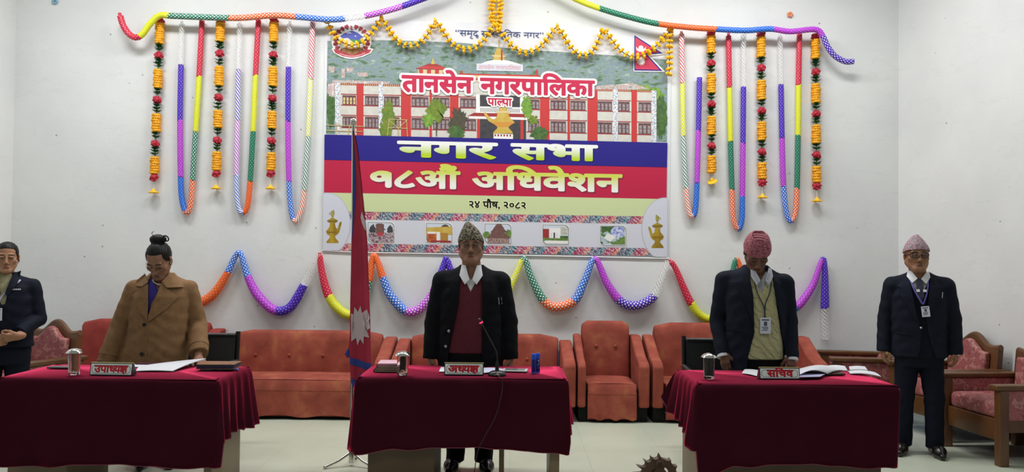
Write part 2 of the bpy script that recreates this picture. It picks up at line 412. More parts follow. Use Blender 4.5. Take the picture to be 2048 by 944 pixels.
# sheet
tp = [(650, 41), (700, 40), (790, 38), (880, 44), (960, 46), (1040, 50), (1130, 53), (1220, 58), (1300, 60), (1343, 62)]
bt = [(644, 500), (720, 504), (800, 505), (900, 507), (1000, 509), (1100, 511), (1200, 513), (1280, 515), (1338, 516)]
mb = MB()
def edge(tab, u):
    x = tab[0][0]+(tab[-1][0]-tab[0][0])*u; return x, float(np.interp(x, [a[0] for a in tab], [a[1] for a in tab]))
def sheet(front):
    def fn(u, v):
        a, b = edge(tp, u), edge(bt, u); x, y = a[0]+(b[0]-a[0])*v, a[1]+(b[1]-a[1])*v
        return P(x, y, YW-(.0065 if front else .002))
    return fn
mb.grid(24, 12, sheet(True)); mb.grid(24, 12, sheet(False))
adopt(part('vinyl_sheet', mb, V_WHITE, banner, smooth=False))
mb = MB(); mb.tube([P(x, y+1, YW-.012) for x, y in bt], .007, 8); adopt(part('hem_roll', mb, mat('banner_hem', '#eeeeee', .4), banner, 'rolled white bottom hem'))
# hillside picture
HILL = ramp_mat('print_hillside', [(.34, '#4f6b52'), (.42, '#6f8a74'), (.49, '#8a9c95'), (.55, '#76899a'), (.61, '#87998f'), (.70, '#a5b2aa')], 15, 14, .45, stretch=(.7, 1, 1.6))
TOWN = ramp_mat('print_town', [(.3, '#7d8f80'), (.45, '#c9c0bd'), (.55, '#b48d84'), (.7, '#dfe0e4')], 26, 3, .45)
a = Art(1); top = [(655, 82), (690, 84), (748, 80), (800, 81), (860, 83), (930, 86), (1000, 95), (1060, 100), (1140, 105), (1200, 109), (1270, 114), (1335, 119)]
a.poly(top+[(1334, 284), (652, 268)], HILL)
LG = mat('print_leaf_green', '#5d8b35', .45, var='#86a83f', scale=30); DG = mat('print_dark_green', '#39582f', .45, var='#55753a', scale=30)
YG = mat('print_yellow_green', '#7f8c2e', .45, var='#5c7a2c', scale=40); BR = mat('print_brown', '#5d4a41', .45, var='#3f4a32', scale=40)
a.blob(1280, 190, 55, 22, LG, 1, seed=3); a.blob(1322, 235, 14, 48, DG, 1, seed=4); a.blob(662, 215, 10, 45, DG, 1, seed=5); a.blob(665, 180, 12, 16, TOWN, 1, seed=6)
a.poly([(665, 160), (780, 163), (775, 170), (665, 172)], TOWN, 1); a.poly([(1192, 172), (1265, 166), (1300, 178), (1192, 182)], TOWN, 1)
for x, y, w, h in ((657, 133, 12, 12), (683, 137, 7, 18), (693, 135, 14, 10), (715, 145, 20, 8), (656, 167, 11, 17)): a.poly([(x, y), (x+w, y), (x+w, y+h), (x, y+h)], TOWN, 2)
adopt(a.build('hillside_picture', banner))
# town hall picture
BEIGE = mat('print_beige', '#d4d0c6', .45, var='#cac6bd', scale=20); PR = mat('print_red_column', '#c33a38', .45); PDR = mat('print_dark_red', '#9d3434', .45)
WIN = mat('print_window', '#5f3a3c', .45, var='#6d5558', scale=30); PANE = mat('print_pane', '#a79a98', .45, var='#857a80', scale=60); PANEY = mat('print_lit_pane', '#d8bd80', .45)
DARKP = mat('print_dark', '#4a4547', .45, var='#3a3a40', scale=20); GOLDP = mat('print_gold', '#b89a2e', .4, var='#8a6d1e', scale=14, stretch=(1, 1, .2)); CREAM = mat('print_cream', '#d9c08f', .45)
STONE = ramp_mat('print_stone', [(.0, '#6d7d99'), (.35, '#aab0bb'), (.6, '#e2e2e4')], 60, 2, .45, tex='voronoi')
YEL = mat('print_yellow', '#cdb45c', .45, var='#c6a243', scale=20)
a = Art(4)
a.poly([(672, 170), (800, 172), (800, 280), (672, 280)], BEIGE); a.rect(800, 168, 1200, 276, BEIGE); a.rect(1195, 168, 1313, 277, BEIGE)
for x0, x1 in ((680, 800), (1195, 1312)):
    a.rect(x0, 166, x1, 170, PDR, 1)
    for k in range(int((x1-x0)/4)): a.rect(x0+4*k, 167, x0+4*k+2, 169, CREAM, 2)
for wx0, wx1 in ((685, 712), (730, 757), (768, 799), (823, 857), (866, 899), (920, 952), (1056, 1079), (1101, 1132), (1141, 1171), (1194, 1224), (1236, 1259), (1277, 1302)):
    for r, (y0, y1) in enumerate(((190, 209), (232, 254))):
        a.rect(wx0-3, y0-3, wx1+3, y0-1, PDR, 1); a.rect(wx0-3, y1, wx1+3, y1+2, PDR, 1); a.rect(wx0, y0, wx1, y1, WIN, 1)
        n = 4 if wx1-wx0 > 26 else 3; w = (wx1-wx0)/n
        for k in range(n):
            for yy0, yy1 in ((y0+4.5, y0+11), (y0+12, y1-1.5)):
                a.rect(wx0+w*k+1.5, yy0, wx0+w*(k+1)-1.5, yy1, PANEY if wx0 == 685 and r == 0 else PANE, 2)
for x0, x1 in ((713, 727), (802, 822), (859, 864), (900, 917), (1080, 1099), (1135, 1140), (1175, 1195), (1263, 1274)): a.rect(x0, 167, x1, 286, PR, 3)
for x0, x1 in ((670, 680), (757, 766), (1226, 1236), (1303, 1313)): a.rect(x0, 166, x1, 287, STONE, 3)
# central block: portico, balcony, roof terrace, tower
a.rect(953, 160, 1046, 286, BEIGE, 4); a.rect(960, 183, 1040, 206, DARKP, 5); a.rect(952, 182, 959, 225, WHITE, 6); a.rect(1040, 182, 1047, 225, WHITE, 6)
a.rect(958, 207, 1048, 219, mat('print_shadow', '#8c8886', .5), 5)
for k in range(23): a.rect(959+4*k, 209, 961+4*k, 217, WHITE, 6)
a.rect(956, 206, 1050, 209, WHITE, 7); a.rect(956, 217, 1050, 220, WHITE, 7)
a.poly([(935, sh(935, 226)), (1066, sh(1066, 226)), (1055, sh(1055, 219)), (948, sh(948, 219))], PDR, 7); a.rect(938, 226, 1064, 231, WHITE, 7)
a.rect(955, 231, 1052, 276, DARKP, 6); a.rect(954, 231, 960, 276, PR, 7); a.rect(1041, 231, 1047, 276, PR, 7)
a.rect(918, 141, 1080, 144, PR, 5); a.rect(921, 136, 925, 142, PR, 6); a.rect(1072, 130, 1076, 142, PR, 6); a.rect(920, 144, 1078, 150, CREAM, 5); a.rect(922, 150, 1076, 153, PDR, 5); a.rect(926, 153, 1072, 158, CREAM, 5)
a.rect(940, 158, 1060, 180, BEIGE, 4)
a.poly([(960, 128), (975, 122), (997, 118), (1020, 122), (1045, 130)], WHITE, 6); a.poly([(953, 127), (1046, 129), (1046, 143), (953, 141)], GREY, 7)
a.text(['त', 'ा', 'न', 'स', 'े', 'न', ' ', 'न', 'ग', 'र', 'प', 'ा', 'ि', 'ल', 'क', 'ा'], mat('print_faint_pink', '#cf9fa6', .5), 957, 1042, (131, 133), (138, 140), .02, 8)
a.poly([(986, 120), (1010, 120), (1006, 104), (1002, 96), (994, 96), (990, 104)], YEL, 7); a.rect(984, 103, 1012, 106, CREAM, 8); a.line([(998, 78), (998, 97)], 1.4, YEL, 7); a.rect(1002, 92, 1005, 113, PDR, 9)
# small pagoda roof on the left
a.poly([(830, 137), (902, 140), (885, 133), (846, 132)], PR, 5); a.poly([(846, 132), (885, 133), (874, 128), (858, 127)], PDR, 6); a.poly([(862, 128), (870, 128), (868, 121), (866, 115), (864, 121)], YEL, 6); a.rect(836, 135, 898, 146, CREAM, 4)
for k in range(4): a.rect(838+16*k, 135, 846+16*k, 147, PR, 5)
# golden jug roof ornament
JX = 1006
def jp(rows): return [(JX-h, y) for y, h in rows]+[(JX+h, y) for y, h in reversed(rows)]
a.poly(jp([(207, 1), (212, 3), (216, 7), (222, 8), (223, 15), (225, 15), (226, 11), (232, 12), (238, 16), (243, 22), (245, 23), (249, 17), (254, 11), (257, 12), (264, 19), (267, 20)]), YEL, 9); a.poly([(988, 248), (978, 243), (971, 234), (967, 226), (971, 224), (977, 232), (984, 238), (992, 240)], YEL, 10)
a.poly(jp([(244, 23), (246, 23), (249, 17), (254, 11)]), mat('print_orange_gold', '#cf8f3f', .45), 10); a.poly(jp([(222, 9), (223, 15), (225, 15), (226, 11)]), CREAM, 10)
a.rect(987, 260, 1026, 270, WHITE, 9)
for k in range(6): a.rect(989+6*k, 261, 992+6*k, 265, PDR, 10)
# trees and bamboo scaffold in front
a.blob(776, 235, 15, 44, YG, 11, rag=.4, seed=8); a.blob(770, 258, 14, 20, YG, 11, rag=.45, seed=9); a.blob(872, 222, 24, 30, YG, 11, rag=.5, seed=10); a.blob(856, 240, 16, 16, LG, 11, rag=.5, seed=11)
a.line([(873, 235), (873, 272)], 2, BR, 10); a.blob(915, 245, 22, 42, BR, 11, rag=.6, seed=12); a.blob(912, 265, 20, 18, DG, 12, rag=.5, seed=13)
a.blob(1054, 215, 14, 28, LG, 11, rag=.5, seed=14); a.blob(1080, 268, 22, 17, DG, 11, rag=.4, seed=15); a.blob(1066, 240, 12, 12, YG, 11, rag=.5, seed=16)
BAM = mat('print_bamboo', '#c0a874', .5)
for l in (((777, 238), (815, 240)), ((776, 255), (815, 257)), ((778, 238), (775, 271)), ((796, 238), (797, 272)), ((813, 240), (815, 273)), ((778, 240), (796, 256)), ((813, 241), (797, 257)), ((652, 250), (730, 253)), ((652, 261), (725, 263)), ((672, 245), (672, 270)), ((700, 248), (696, 271))): a.line(l, 1.5, BAM, 13)
adopt(a.build('building_picture', banner))
# coloured bands
a = Art(2); a.poly([(649, 269), (1335, 285.5), (1334, 335), (648.5, 320)], BLUE, 19); adopt(a.build('blue_band', banner))
a = Art(2); a.poly([(648.5, 319.5), (1334, 334.5), (1333, 398), (648, 385)], RED, 19); adopt(a.build('red_band', banner))
a = Art(2); a.poly([(648, 385), (1333, 398), (1333, 434), (648, 422)], PALEGREEN, 18); adopt(a.build('pale_green_band', banner))
a = Art(2); a.poly([(646, 437), (1333, 447), (1333, 500), (646, 490)], GREY, 18); adopt(a.build('grey_panel', banner))
def dhaka(name):
    m = bpy.data.materials.new(name); m.use_nodes = True; t = NT(m); b = t.n['Principled BSDF']; b.inputs['Roughness'].default_value = .45
    tc = t.new('ShaderNodeTexCoord'); sx = t.new('ShaderNodeSeparateXYZ'); t.link(tc.outputs['Object'], sx.inputs[0])
    z = t.new('ShaderNodeMath', operation='MULTIPLY'); z.inputs[1].default_value = -.8; t.link(sx.outputs['Z'], z.inputs[0])
    s = t.new('ShaderNodeMath', operation='ADD'); t.link(sx.outputs['X'], s.inputs[0]); t.link(z.outputs[0], s.inputs[1])
    s2 = t.new('ShaderNodeMath', operation='MULTIPLY'); s2.inputs[1].default_value = 1/.31; t.link(s.outputs[0], s2.inputs[0])
    fr = t.new('ShaderNodeMath', operation='FRACT'); t.link(s2.outputs[0], fr.inputs[0])
    r = t.new('ShaderNodeValToRGB'); r.color_ramp.interpolation = 'CONSTANT'; st = [(0, '#a8395a'), (.33, '#cf7a5c'), (.47, '#4d5a70'), (.8, '#3f7d86'), (.92, '#4d5a70')]
    while len(r.color_ramp.elements) < len(st): r.color_ramp.elements.new(.5)
    for e, (p, c) in zip(r.color_ramp.elements, st): e.position = p; e.color = srgb(c)
    t.link(fr.outputs[0], r.inputs['Fac'])
    w = t.new('ShaderNodeTexWave'); w.inputs['Scale'].default_value = 14; w.inputs['Distortion'].default_value = 9; w.inputs['Detail'].default_value = 2; w.inputs['Detail Scale'].default_value = 3; w.bands_direction = 'DIAGONAL'
    t.link(tc.outputs['Object'], w.inputs['Vector'])
    g = t.new('ShaderNodeMapRange'); g.inputs['From Min'].default_value = .62; g.inputs['From Max'].default_value = .75; t.link(w.outputs['Fac'], g.inputs['Value'])
    k = t.new('ShaderNodeMath', operation='MULTIPLY'); k.inputs[1].default_value = .75; t.link(g.outputs[0], k.inputs[0])
    mx = t.new('ShaderNodeMix', data_type='RGBA'); t.link(k.outputs[0], mx.inputs['Factor']); t.link(r.outputs['Color'], mx.inputs['A']); mx.inputs['B'].default_value = srgb('#d8cdd2')
    t.link(mx.outputs['Result'], b.inputs['Base Color']); return m
DH = dhaka('print_woven_border')
for y0 in (423.5, 487):
    a = Art(2); a.poly([(646, y0-1), (1334, y0+10), (1334, y0+25), (646, y0+14.5)], DH, 19); adopt(a.build('patterned_border', banner))
OVAL = mat('print_oval', '#d2d3de', .4); OVE = mat('print_oval_rim', '#b9bac4', .4)
for cx, cy, x0, x1, l in ((655, 448, 646, 760, 'left'), (1329, 458, 1200, 1335, 'right')):
    a = Art(3)
    for rx, ry, m, d in ((46, 63, OVE, 20), (44.6, 61.6, OVAL, 21)):
        a.poly([(min(max(cx+rx*math.cos(2*math.pi*k/48), x0), x1), min(cy+ry*math.sin(2*math.pi*k/48), 501+(cx-655)*.0195)) for k in range(48)], m, d)
    adopt(a.build('oval_panel', banner))
    fl = 1 if l == 'left' else -1; px = 665 if fl == 1 else 1315; py = 421 if fl == 1 else 431
    a = Art(6)
    def q(pts): return [(px+fl*x, py+y) for x, y in pts]
    pr = [(-2, 15), (-11, 20), (-9, 23), (-5, 25), (-6, 33), (-13, 42), (-11, 47), (-5, 51), (-6, 55), (-12, 62), (-12, 65)]
    a.poly(q(pr+[(-x, y) for x, y in reversed(pr)]), GOLDP, 20); a.poly(q([(8, 42), (14, 24), (18, 22), (18, 26), (13, 45)]), GOLDP, 21)
    a.poly(q([(-11, 20), (11, 20), (9, 23), (-9, 23)]), mat('print_bronze', '#7d6a33', .45), 22); a.poly(q([(-12, 42), (12, 42), (9, 45), (-9, 45)]), mat('print_copper', '#8f6c22', .45), 22)
    a.line(q([(0, 15), (0, 8)]), 1.6, GOLDP, 21); a.poly(q([(-4, 3), (3, -2), (4, 6), (2, 13), (-2, 12)]), mat('print_olive_gold', '#8c8437', .45, var='#b5ab5f', scale=60), 22); a.line(q([(-6, 4), (-5, 9)]), 1, GOLDP, 22)
    adopt(a.build('jug_picture', banner))
# five small photographs
SKY = mat('print_pale_sky', '#cfd6e2', .45); CROWD = ramp_mat('print_crowd', [(.3, '#4a3b45'), (.45, '#8a5f66'), (.55, '#c9c4cc'), (.7, '#6d4048')], 70, 2, .45)
PAG = mat('print_pagoda', '#6d4b46', .45, var='#7d5a52', scale=60); ORG = mat('print_orange', '#c4703a', .45, var='#a84a30', scale=30); GRN = mat('print_lawn', '#7c9a4a', .45, var='#53703a', scale=50)
FALL = ramp_mat('print_waterfall', [(.35, '#2f5a2c'), (.48, '#5d8a4a'), (.56, '#c7d4e0'), (.68, '#8fa0b4')], 22, 4, .45); BLUEW = mat('print_blue_dome', '#6676c4', .45, var='#dfe4f4', scale=40)
def pic(x, y, w, h, paint, nm):
    a = Art(8); r = 9
    def shape(g):
        x0, y0, x1, y1 = x-g, y-g, x+w+g, y+h+g; p = [(x0, y0)]
        p += [(x1-r+r*math.sin(k*.2617), y0+.5+r-r*math.cos(k*.2617)) for k in range(7)]+[(x1, y1)]
        p += [(x0+r-r*math.sin(k*.2617), y1-r+r*math.cos(k*.2617)) for k in range(7)]; return p
    a.poly(shape(2.2), WHITE, 18); a.poly(shape(.6), mat('print_frame_grey', '#3b3f44', .4), 19); a.poly(shape(-.3), SKY, 20); paint(a); adopt(a.build('photo_print', banner, nm))
def p1(a):
    a.blob(745, 462, 9, 16, DARKP, 21, rag=.4, seed=2); a.poly([(737, 465), (787, 465), (787, 485), (746, 486), (738, 478)], CROWD, 22); a.poly([(750, 452), (768, 452), (764, 447), (754, 447)], PAG, 22); a.poly([(748, 460), (772, 460), (766, 455), (753, 455)], PAG, 22); a.rect(752, 446, 768, 466, PAG, 22); a.rect(755, 463, 766, 470, mat('print_festival_red', '#b34046', .45), 23); a.blob(780, 461, 7, 12, DARKP, 21, rag=.3, seed=3)
pic(736, 445, 52, 40, p1, 'small photograph of a festival crowd before a shrine')
def p2(a):
    a.blob(890, 453, 9, 5, BR, 21, rag=.4, seed=3); a.poly([(853, 455), (904, 453), (904, 470), (853, 470)], YEL, 21); a.rect(855, 459, 872, 464, WHITE, 22); a.rect(854, 463, 873, 480, ORG, 22); a.rect(873, 459, 880, 481, WHITE, 23); a.rect(881, 461, 896, 478, mat('print_ochre', '#b0813a', .45), 22); a.rect(862, 476, 902, 480, PDR, 23)
pic(853, 447, 51, 38, p2, 'small photograph of a temple yard in orange and white')
def p3(a):
    a.blob(973, 470, 8, 8, GRN, 21, seed=4); a.blob(1017, 468, 7, 10, GRN, 21, seed=5); a.poly([(994, 447.5), (1002, 447.5), (1009, 458), (986, 458)], PAG, 22); a.rect(990, 449, 1004, 462, DARKP, 21); a.poly([(988, 457), (1007, 457), (1015, 465), (980, 465)], PAG, 22); a.poly([(984, 464), (1008, 464), (1021, 477), (974, 476)], PAG, 23); a.rect(975, 468, 1019, 479, mat('print_timber', '#7b5752', .45, var='#b5a09a', scale=80), 22)
pic(970, 448, 52, 39, p3, 'small photograph of a tiered brown pagoda')
def p4(a):
    a.rect(1086, 448, 1098, 467, PDR, 21); a.rect(1099, 446, 1122, 466, WHITE, 21); a.rect(1107, 455, 1110, 466, DARKP, 22); a.rect(1102, 456, 1104, 465, GREY, 22); a.rect(1113, 456, 1115, 465, GREY, 22); a.rect(1121, 443, 1136, 458, mat('print_flats', '#a7a79a', .45, var='#d0d0c4', scale=60), 22); a.rect(1086, 466, 1136, 472, GRN, 22); a.rect(1090, 471, 1136, 477, WHITE, 23); a.rect(1120, 461, 1136, 466, DG, 23)
pic(1086, 450, 51, 39, p4, 'small photograph of a white hall behind a lawn')
def p5(a):
    a.rect(1202, 440.5, 1249, 475, FALL, 21); a.disc(1235, 464, 14, 11, BLUEW, 22, 24); a.poly([(1202, 453), (1230, 453), (1222, 459), (1205, 466)], DG, 22); a.poly([(1226, 485), (1250, 472), (1250, 489), (1222, 489)], GRN, 22); a.poly([(1215, 466), (1232, 474), (1220, 484), (1208, 476)], WHITE, 22)
pic(1201, 452, 51, 39, p5, 'small photograph of a waterfall among green trees')
# lettering
SHD = mat('print_letter_shadow', '#8e2440', .45)
def two_tone(name, top, bot, z0, z1):
    m = mat(name, top, .4); t = NT(m); b = t.n['Principled BSDF']; tc = t.new('ShaderNodeTexCoord'); sx = t.new('ShaderNodeSeparateXYZ'); t.link(tc.outputs['Object'], sx.inputs[0])
    k = t.new('ShaderNodeMath', operation='MULTIPLY'); k.inputs[1].default_value = .0195; t.link(sx.outputs['X'], k.inputs[0])
    ad = t.new('ShaderNodeMath', operation='ADD'); t.link(sx.outputs['Z'], ad.inputs[0]); t.link(k.outputs[0], ad.inputs[1])
    r = t.new('ShaderNodeMapRange'); r.inputs['From Min'].default_value = z0; r.inputs['From Max'].default_value = z1; t.link(ad.outputs[0], r.inputs['Value'])
    mx = t.new('ShaderNodeMix', data_type='RGBA'); t.link(r.outputs[0], mx.inputs['Factor']); mx.inputs['A'].default_value = srgb(bot); mx.inputs['B'].default_value = srgb(top); t.link(mx.outputs['Result'], b.inputs['Base Color']); return m
def zp(x, y): p = P(x, y, YW-.02); return p.z+.0195*p.x
T1a, T1b = ['त', 'ा', 'न', 'स', 'े', 'न'], ['न', 'ग', 'र', 'प', 'ा', 'ि', 'ल', 'क', 'ा']
a = Art(10); LTW = mat('print_letter_white', '#ecebe8', .4)
for tk, x0, x1, hl, bl in ((T1a, 803, 947, (151.5, 156.5), (182, 185.5)), (T1b, 960, 1190, (157, 163), (186, 191))):
    a.text(tk, LTW, x0, x1, hl, bl, .125, 12, ref=.04); a.text(tk, CRIM, x0, x1, hl, bl, .04, 14)
adopt(a.build('title_lettering', banner, 'crimson white-edged title lettering over the building picture'))
a = Art(10); T2 = ['प', 'ा', ('half', 'ल', .50), 'प', 'ा']
a.text(T2, LTW, 975, 1024, (196.5, 198), (210, 212), .15, 15, ref=.03); a.text(T2, CRIM, 975, 1024, (196.5, 198), (210, 212), .03, 17)
adopt(a.build('place_name_lettering', banner, 'small crimson place name below the title'))
a = Art(24); L1 = two_tone('print_white_to_lime', '#f0f0ea', '#b9d226', zp(990, 313), zp(990, 292))
for tk, x0, x1, hl, bl in ((['न', 'ग', 'र'], 794, 996, (283, 287.5), (312, 317)), (['स', 'भ', 'ा'], 1021, 1196, (288, 292), (317.5, 321))):
    a.text(tk, mat('print_blue_shadow', '#1c1660', .45), x0+1.5, x1+1.5, (hl[0]+1.5, hl[1]+1.5), (bl[0]+1.5, bl[1]+1.5), .045, 0); a.text(tk, L1, x0, x1, hl, bl, .04, 2)
adopt(a.build('assembly_lettering', banner, 'white to lime lettering on the blue band'))
a = Art(24); L2 = two_tone('print_lime_to_white', '#cfd65a', '#efefe6', zp(990, 372), zp(990, 348))
for tk, x0, x1, hl, bl in (([('one',), '८', 'औ', 'ं'], 740, 921, (342, 344.5), (373, 377)), (['अ', 'ि', 'ध', 'व', 'े', 'श', 'न'], 944, 1245, (345, 350.5), (377, 383.5))):
    a.text(tk, SHD, x0+2.2, x1+2.2, (hl[0]+2.2, hl[1]+2.2), (bl[0]+2.2, bl[1]+2.2), .045, 0); a.text(tk, L2, x0, x1, hl, bl, .035, 2)
adopt(a.build('session_lettering', banner, 'lime to white lettering on the red band'))
a = Art(24); T = ['२', '४', ' ', 'प', 'ौ', 'ष', ',', ' ', '२', '०', '८', '२']
a.text(T, mat('print_pale_yellow', '#e9edb8', .45), 938, 1052, (402.5, 405), (415, 417), .11, 0, ref=.03); a.text(T, BLACK, 938, 1052, (402.5, 405), (415, 417), .03, 2)
adopt(a.build('date_lettering', banner, 'black date lettering on the pale green band'))
a = Art(10); T = ['“', 'स', 'म', 'ृ', 'द', ('sub', 'ध', -.30, -.22, .55), ' ', 'स', 'ा', 'ँ', ('half', 'स', .52), 'क', 'ृ', 'ि', 'त', 'क', ' ', 'न', 'ग', 'र', '”']
a.text(T, NAVY, 911, 1087, (60, 66), (71.5, 76.5), .0, 2); adopt(a.build('slogan_lettering', banner, 'thin navy slogan lettering at the top'))
# crest
a = Art(12); W2 = WHITE; PINK = mat('print_rhododendron', '#b8384a', .45, var='#8f2a3c', scale=80); MTN = mat('print_mountain', '#4d55ae', .45, var='#e6e8f0', scale=18, thr=(.6, .64)); HG = mat('print_hill_green', '#3f8a4a', .45); TER = mat('print_terai', '#b58a55', .45, var='#9d6e4a', scale=40); RIB = mat('print_ribbon', '#b93846', .45)
cx, cy = 703, 82
a.poly([(cx+40*math.cos(t), cy+36*math.sin(t)) for t in np.linspace(0, 6.28, 40)], W2, 0)
a.poly([(663, 97), (672, 94), (704, 106), (736, 95), (747, 98), (742, 106), (725, 114), (703, 117), (683, 114), (668, 106)], W2, 1)
a.disc(cx, cy-3, 27, 27, mat('print_crest_sky', '#e4e6ec', .45), 2); a.poly([(680, 72), (690, 66), (704, 61), (716, 66), (727, 74), (722, 79), (708, 82), (695, 76), (684, 77)], MTN, 3); a.poly([(694, 78), (708, 79), (727, 81), (727, 86), (712, 88)], HG, 3); a.poly([(684, 80), (696, 77), (712, 88), (700, 95), (686, 88)], mat('print_cream_hill', '#d9d2b8', .45), 3); a.poly([(682, 96), (726, 95), (729, 107), (704, 111), (680, 105)], TER, 4)
rn = random.Random(4)
for k in range(17):
    t = math.radians(135+k*270/16)
    if 262 < math.degrees(t) < 278: continue
    x, y = cx+33*math.cos(t), cy+30*math.sin(t); a.blob(x, y, 5.6, 5.2, PINK, 5, 12, .4, k); a.blob(x-1.5*math.cos(t)*3, y-1.5*math.sin(t)*3, 3, 2.4, DG, 4, 8, .4, k+50)
a.poly([(701, 50), (706, 55), (702, 55), (707, 60), (701, 60)], RIB, 6)
a.poly([(667, 98), (674, 99), (704, 110), (734, 99), (743, 99), (739, 105), (722, 112), (704, 115), (685, 112), (670, 105)], RIB, 6)
a.line(curve2d([(679, 107), (692, 111), (704, 112.5), (716, 111), (730, 106)]), 1.3, mat('print_ribbon_script', '#e0b9bd', .45), 7)
adopt(a.build('crest_picture', banner, 'round mountain crest with red flower wreath and ribbon'))
# printed national flag
a = Art(12); FL = [(1268.5, 70), (1326, 107), (1293, 110), (1325, 142), (1268.5, 141)]
def grow(p, g): c = (1288, 112); return [(x+(g if x > c[0] else -g)*.9, y+(g if y > c[1] else -g)*.9) for x, y in p]
a.poly([(1267, 67), (1332, 108.5), (1300, 112), (1331, 144), (1267, 143)], W2, 0); a.poly([(1268.5, 70), (1326, 107), (1294, 109), (1325, 142), (1268.5, 141)], BLUE, 2); a.poly([(1270.5, 74), (1318, 105), (1289, 107), (1319, 139.5), (1270.5, 138.5)], mat('print_flag_red', '#c72f4f', .45), 3)
a.poly([(1272, 93), (1275, 97), (1282, 99.5), (1289, 97), (1292, 93), (1291, 100), (1286, 103.5), (1278, 103.5), (1273, 100)], W2, 4); a.disc(1282, 95.5, 5, 4.5, W2, 4)
a.poly([(1282+(9.5 if k % 2 == 0 else 6.3)*math.cos(math.pi*k/12), 122+(9.5 if k % 2 == 0 else 6.3)*math.sin(math.pi*k/12)) for k in range(24)], W2, 4)
adopt(a.build('flag_picture', banner, 'printed double-pennant national flag at the upper right'))

# ------------------------------------------------------------------ garlands on the wall
def net_mat(name, col, gap, soft=False):
    """netted paper tube: slanted ribs of colour with pale gaps between; gap 0 = solid, 1 = nearly white"""
    m = mat('net_'+name, col, .5); t = NT(m); b = t.n['Principled BSDF']
    uv = t.new('ShaderNodeUVMap'); uv.uv_map = 'UVMap'; sx = t.new('ShaderNodeSeparateXYZ'); t.link(uv.outputs['UV'], sx.inputs[0])
    res = []
    for sg in (1, -1):
        k = t.new('ShaderNodeMath', operation='MULTIPLY_ADD'); k.inputs[1].default_value = sg*6.0; t.link(sx.outputs['X'], k.inputs[0]); t.link(sx.outputs['Y'], k.inputs[2])
        f = t.new('ShaderNodeMath', operation='FRACT'); t.link(k.outputs[0], f.inputs[0])
        g = t.new('ShaderNodeMath', operation='LESS_THAN'); g.inputs[1].default_value = gap; t.link(f.outputs[0], g.inputs[0]); res.append(g)
    q = t.new('ShaderNodeMath', operation='MULTIPLY'); t.link(res[0].outputs[0], q.inputs[0]); t.link(res[1].outputs[0], q.inputs[1])
    out = res[0] if soft else q
    mx = t.new('ShaderNodeMix', data_type='RGBA'); t.link(out.outputs[0], mx.inputs['Factor']); mx.inputs['A'].default_value = srgb(col); mx.inputs['B'].default_value = srgb('#ecebea')
    t.link(mx.outputs['Result'], b.inputs['Base Color']); b.inputs['Roughness'].default_value = .45
    if soft and name.startswith('white'):
        t.link(g.outputs[0] if False else out.outputs[0], mx.inputs['Factor']); iv = t.new('ShaderNodeMath', operation='SUBTRACT'); iv.inputs[0].default_value = 1; t.link(out.outputs[0], iv.inputs[1])
        al = t.new('ShaderNodeMath', operation='MULTIPLY_ADD'); al.inputs[1].default_value = .55; al.inputs[2].default_value = .12; t.link(iv.outputs[0], al.inputs[0]); t.link(al.outputs[0], b.inputs['Alpha'])
    return m
NETC = {'red': '#cf1f3f', 'yellow': '#dde01c', 'green': '#12785a', 'orange': '#f0651f', 'blue': '#1f6bd6', 'magenta': '#b93bd0', 'violet': '#4a22b8', 'white': '#eeeeec'}
_nets = {}
def net(c, dens):
    k = (c, dens)
    if k not in _nets: _nets[k] = net_mat(c+'_'+dens, NETC[c], {'solid': .22, 'net': .5, 'pale': .58}[dens], dens == 'pale')
    return _nets[k]
def streamer(name, label, pts, sections, r, group, out=.02, taper=None):
    """pts px path on the wall; sections [(colour, density, share or px length)]"""
    path, L = smooth_path([P(x, y, YW-r-out) for x, y in pts], step=.012); n = len(path)
    root = thing(name, label, 'streamer', Vector(path[n//2]), group=group); off = root.location
    tot = sum(s[2] for s in sections); acc = 0
    for col, dens, w in sections:
        i0 = int(round(acc/tot*(n-1))); acc += w; i1 = min(n-1, int(round(acc/tot*(n-1)))+1)
        p = path[i0:i1+1]
        if len(p) < 2: continue
        seg = 12; vs, uvs = [], []; u = Vector((0, -1, 0))
        for i in range(len(p)):
            a, b = p[max(i-1, 0)], p[min(i+1, len(p)-1)]; t = Vector(b-a).normalized(); u = (u-t*u.dot(t)).normalized(); w2 = t.cross(u)
            rr = r*(1 if taper is None else .60+.40*min(1, max(0, (taper-p[i][2])/.45)))*(1.0+(.09 if (i0+i) % 2 else -.05))*(.55 if (acc-w < 1e-6 and i < 3) else 1)
            for k in range(seg):
                an = 2*math.pi*k/seg; vs.append(Vector(p[i])-off+(u*math.cos(an)+w2*math.sin(an))*rr)
        fs = [(i*seg+k, i*seg+(k+1) % seg, (i+1)*seg+(k+1) % seg, (i+1)*seg+k) for i in range(len(p)-1) for k in range(seg)]
        me = bpy.data.meshes.new('paper_section'); me.from_pydata(vs, [], fs); uv = me.uv_layers.new(name='UVMap')
        for fi, f in enumerate(me.polygons):
            i, k = divmod(fi, seg)
            for li, (a, b) in zip(f.loop_indices, ((k, i), (k+1, i), (k+1, i+1), (k, i+1))): uv.data[li].uv = (a/seg, (i0+b)*.012*26)
        bm = bmesh.new(); bm.from_mesh(me); bm.verts.ensure_lookup_table(); bm.faces.new(bm.verts[:seg][::-1]); bm.faces.new(bm.verts[-seg:]); bm.to_mesh(me); bm.free()
        me.polygons.foreach_set('use_smooth', [True]*len(me.polygons)); me.materials.append(net(col, dens))
        o = bpy.data.objects.new('paper_section', me); COL.objects.link(o); o.parent = root; o['label'] = col+' section'
    return root
S, N, Q = 'solid', 'net', 'pale'
GT = 'paper streamers strung along the top of the wall'; GH = 'hanging streamer loops beside the banner'; GS = 'streamer swags below the banner'
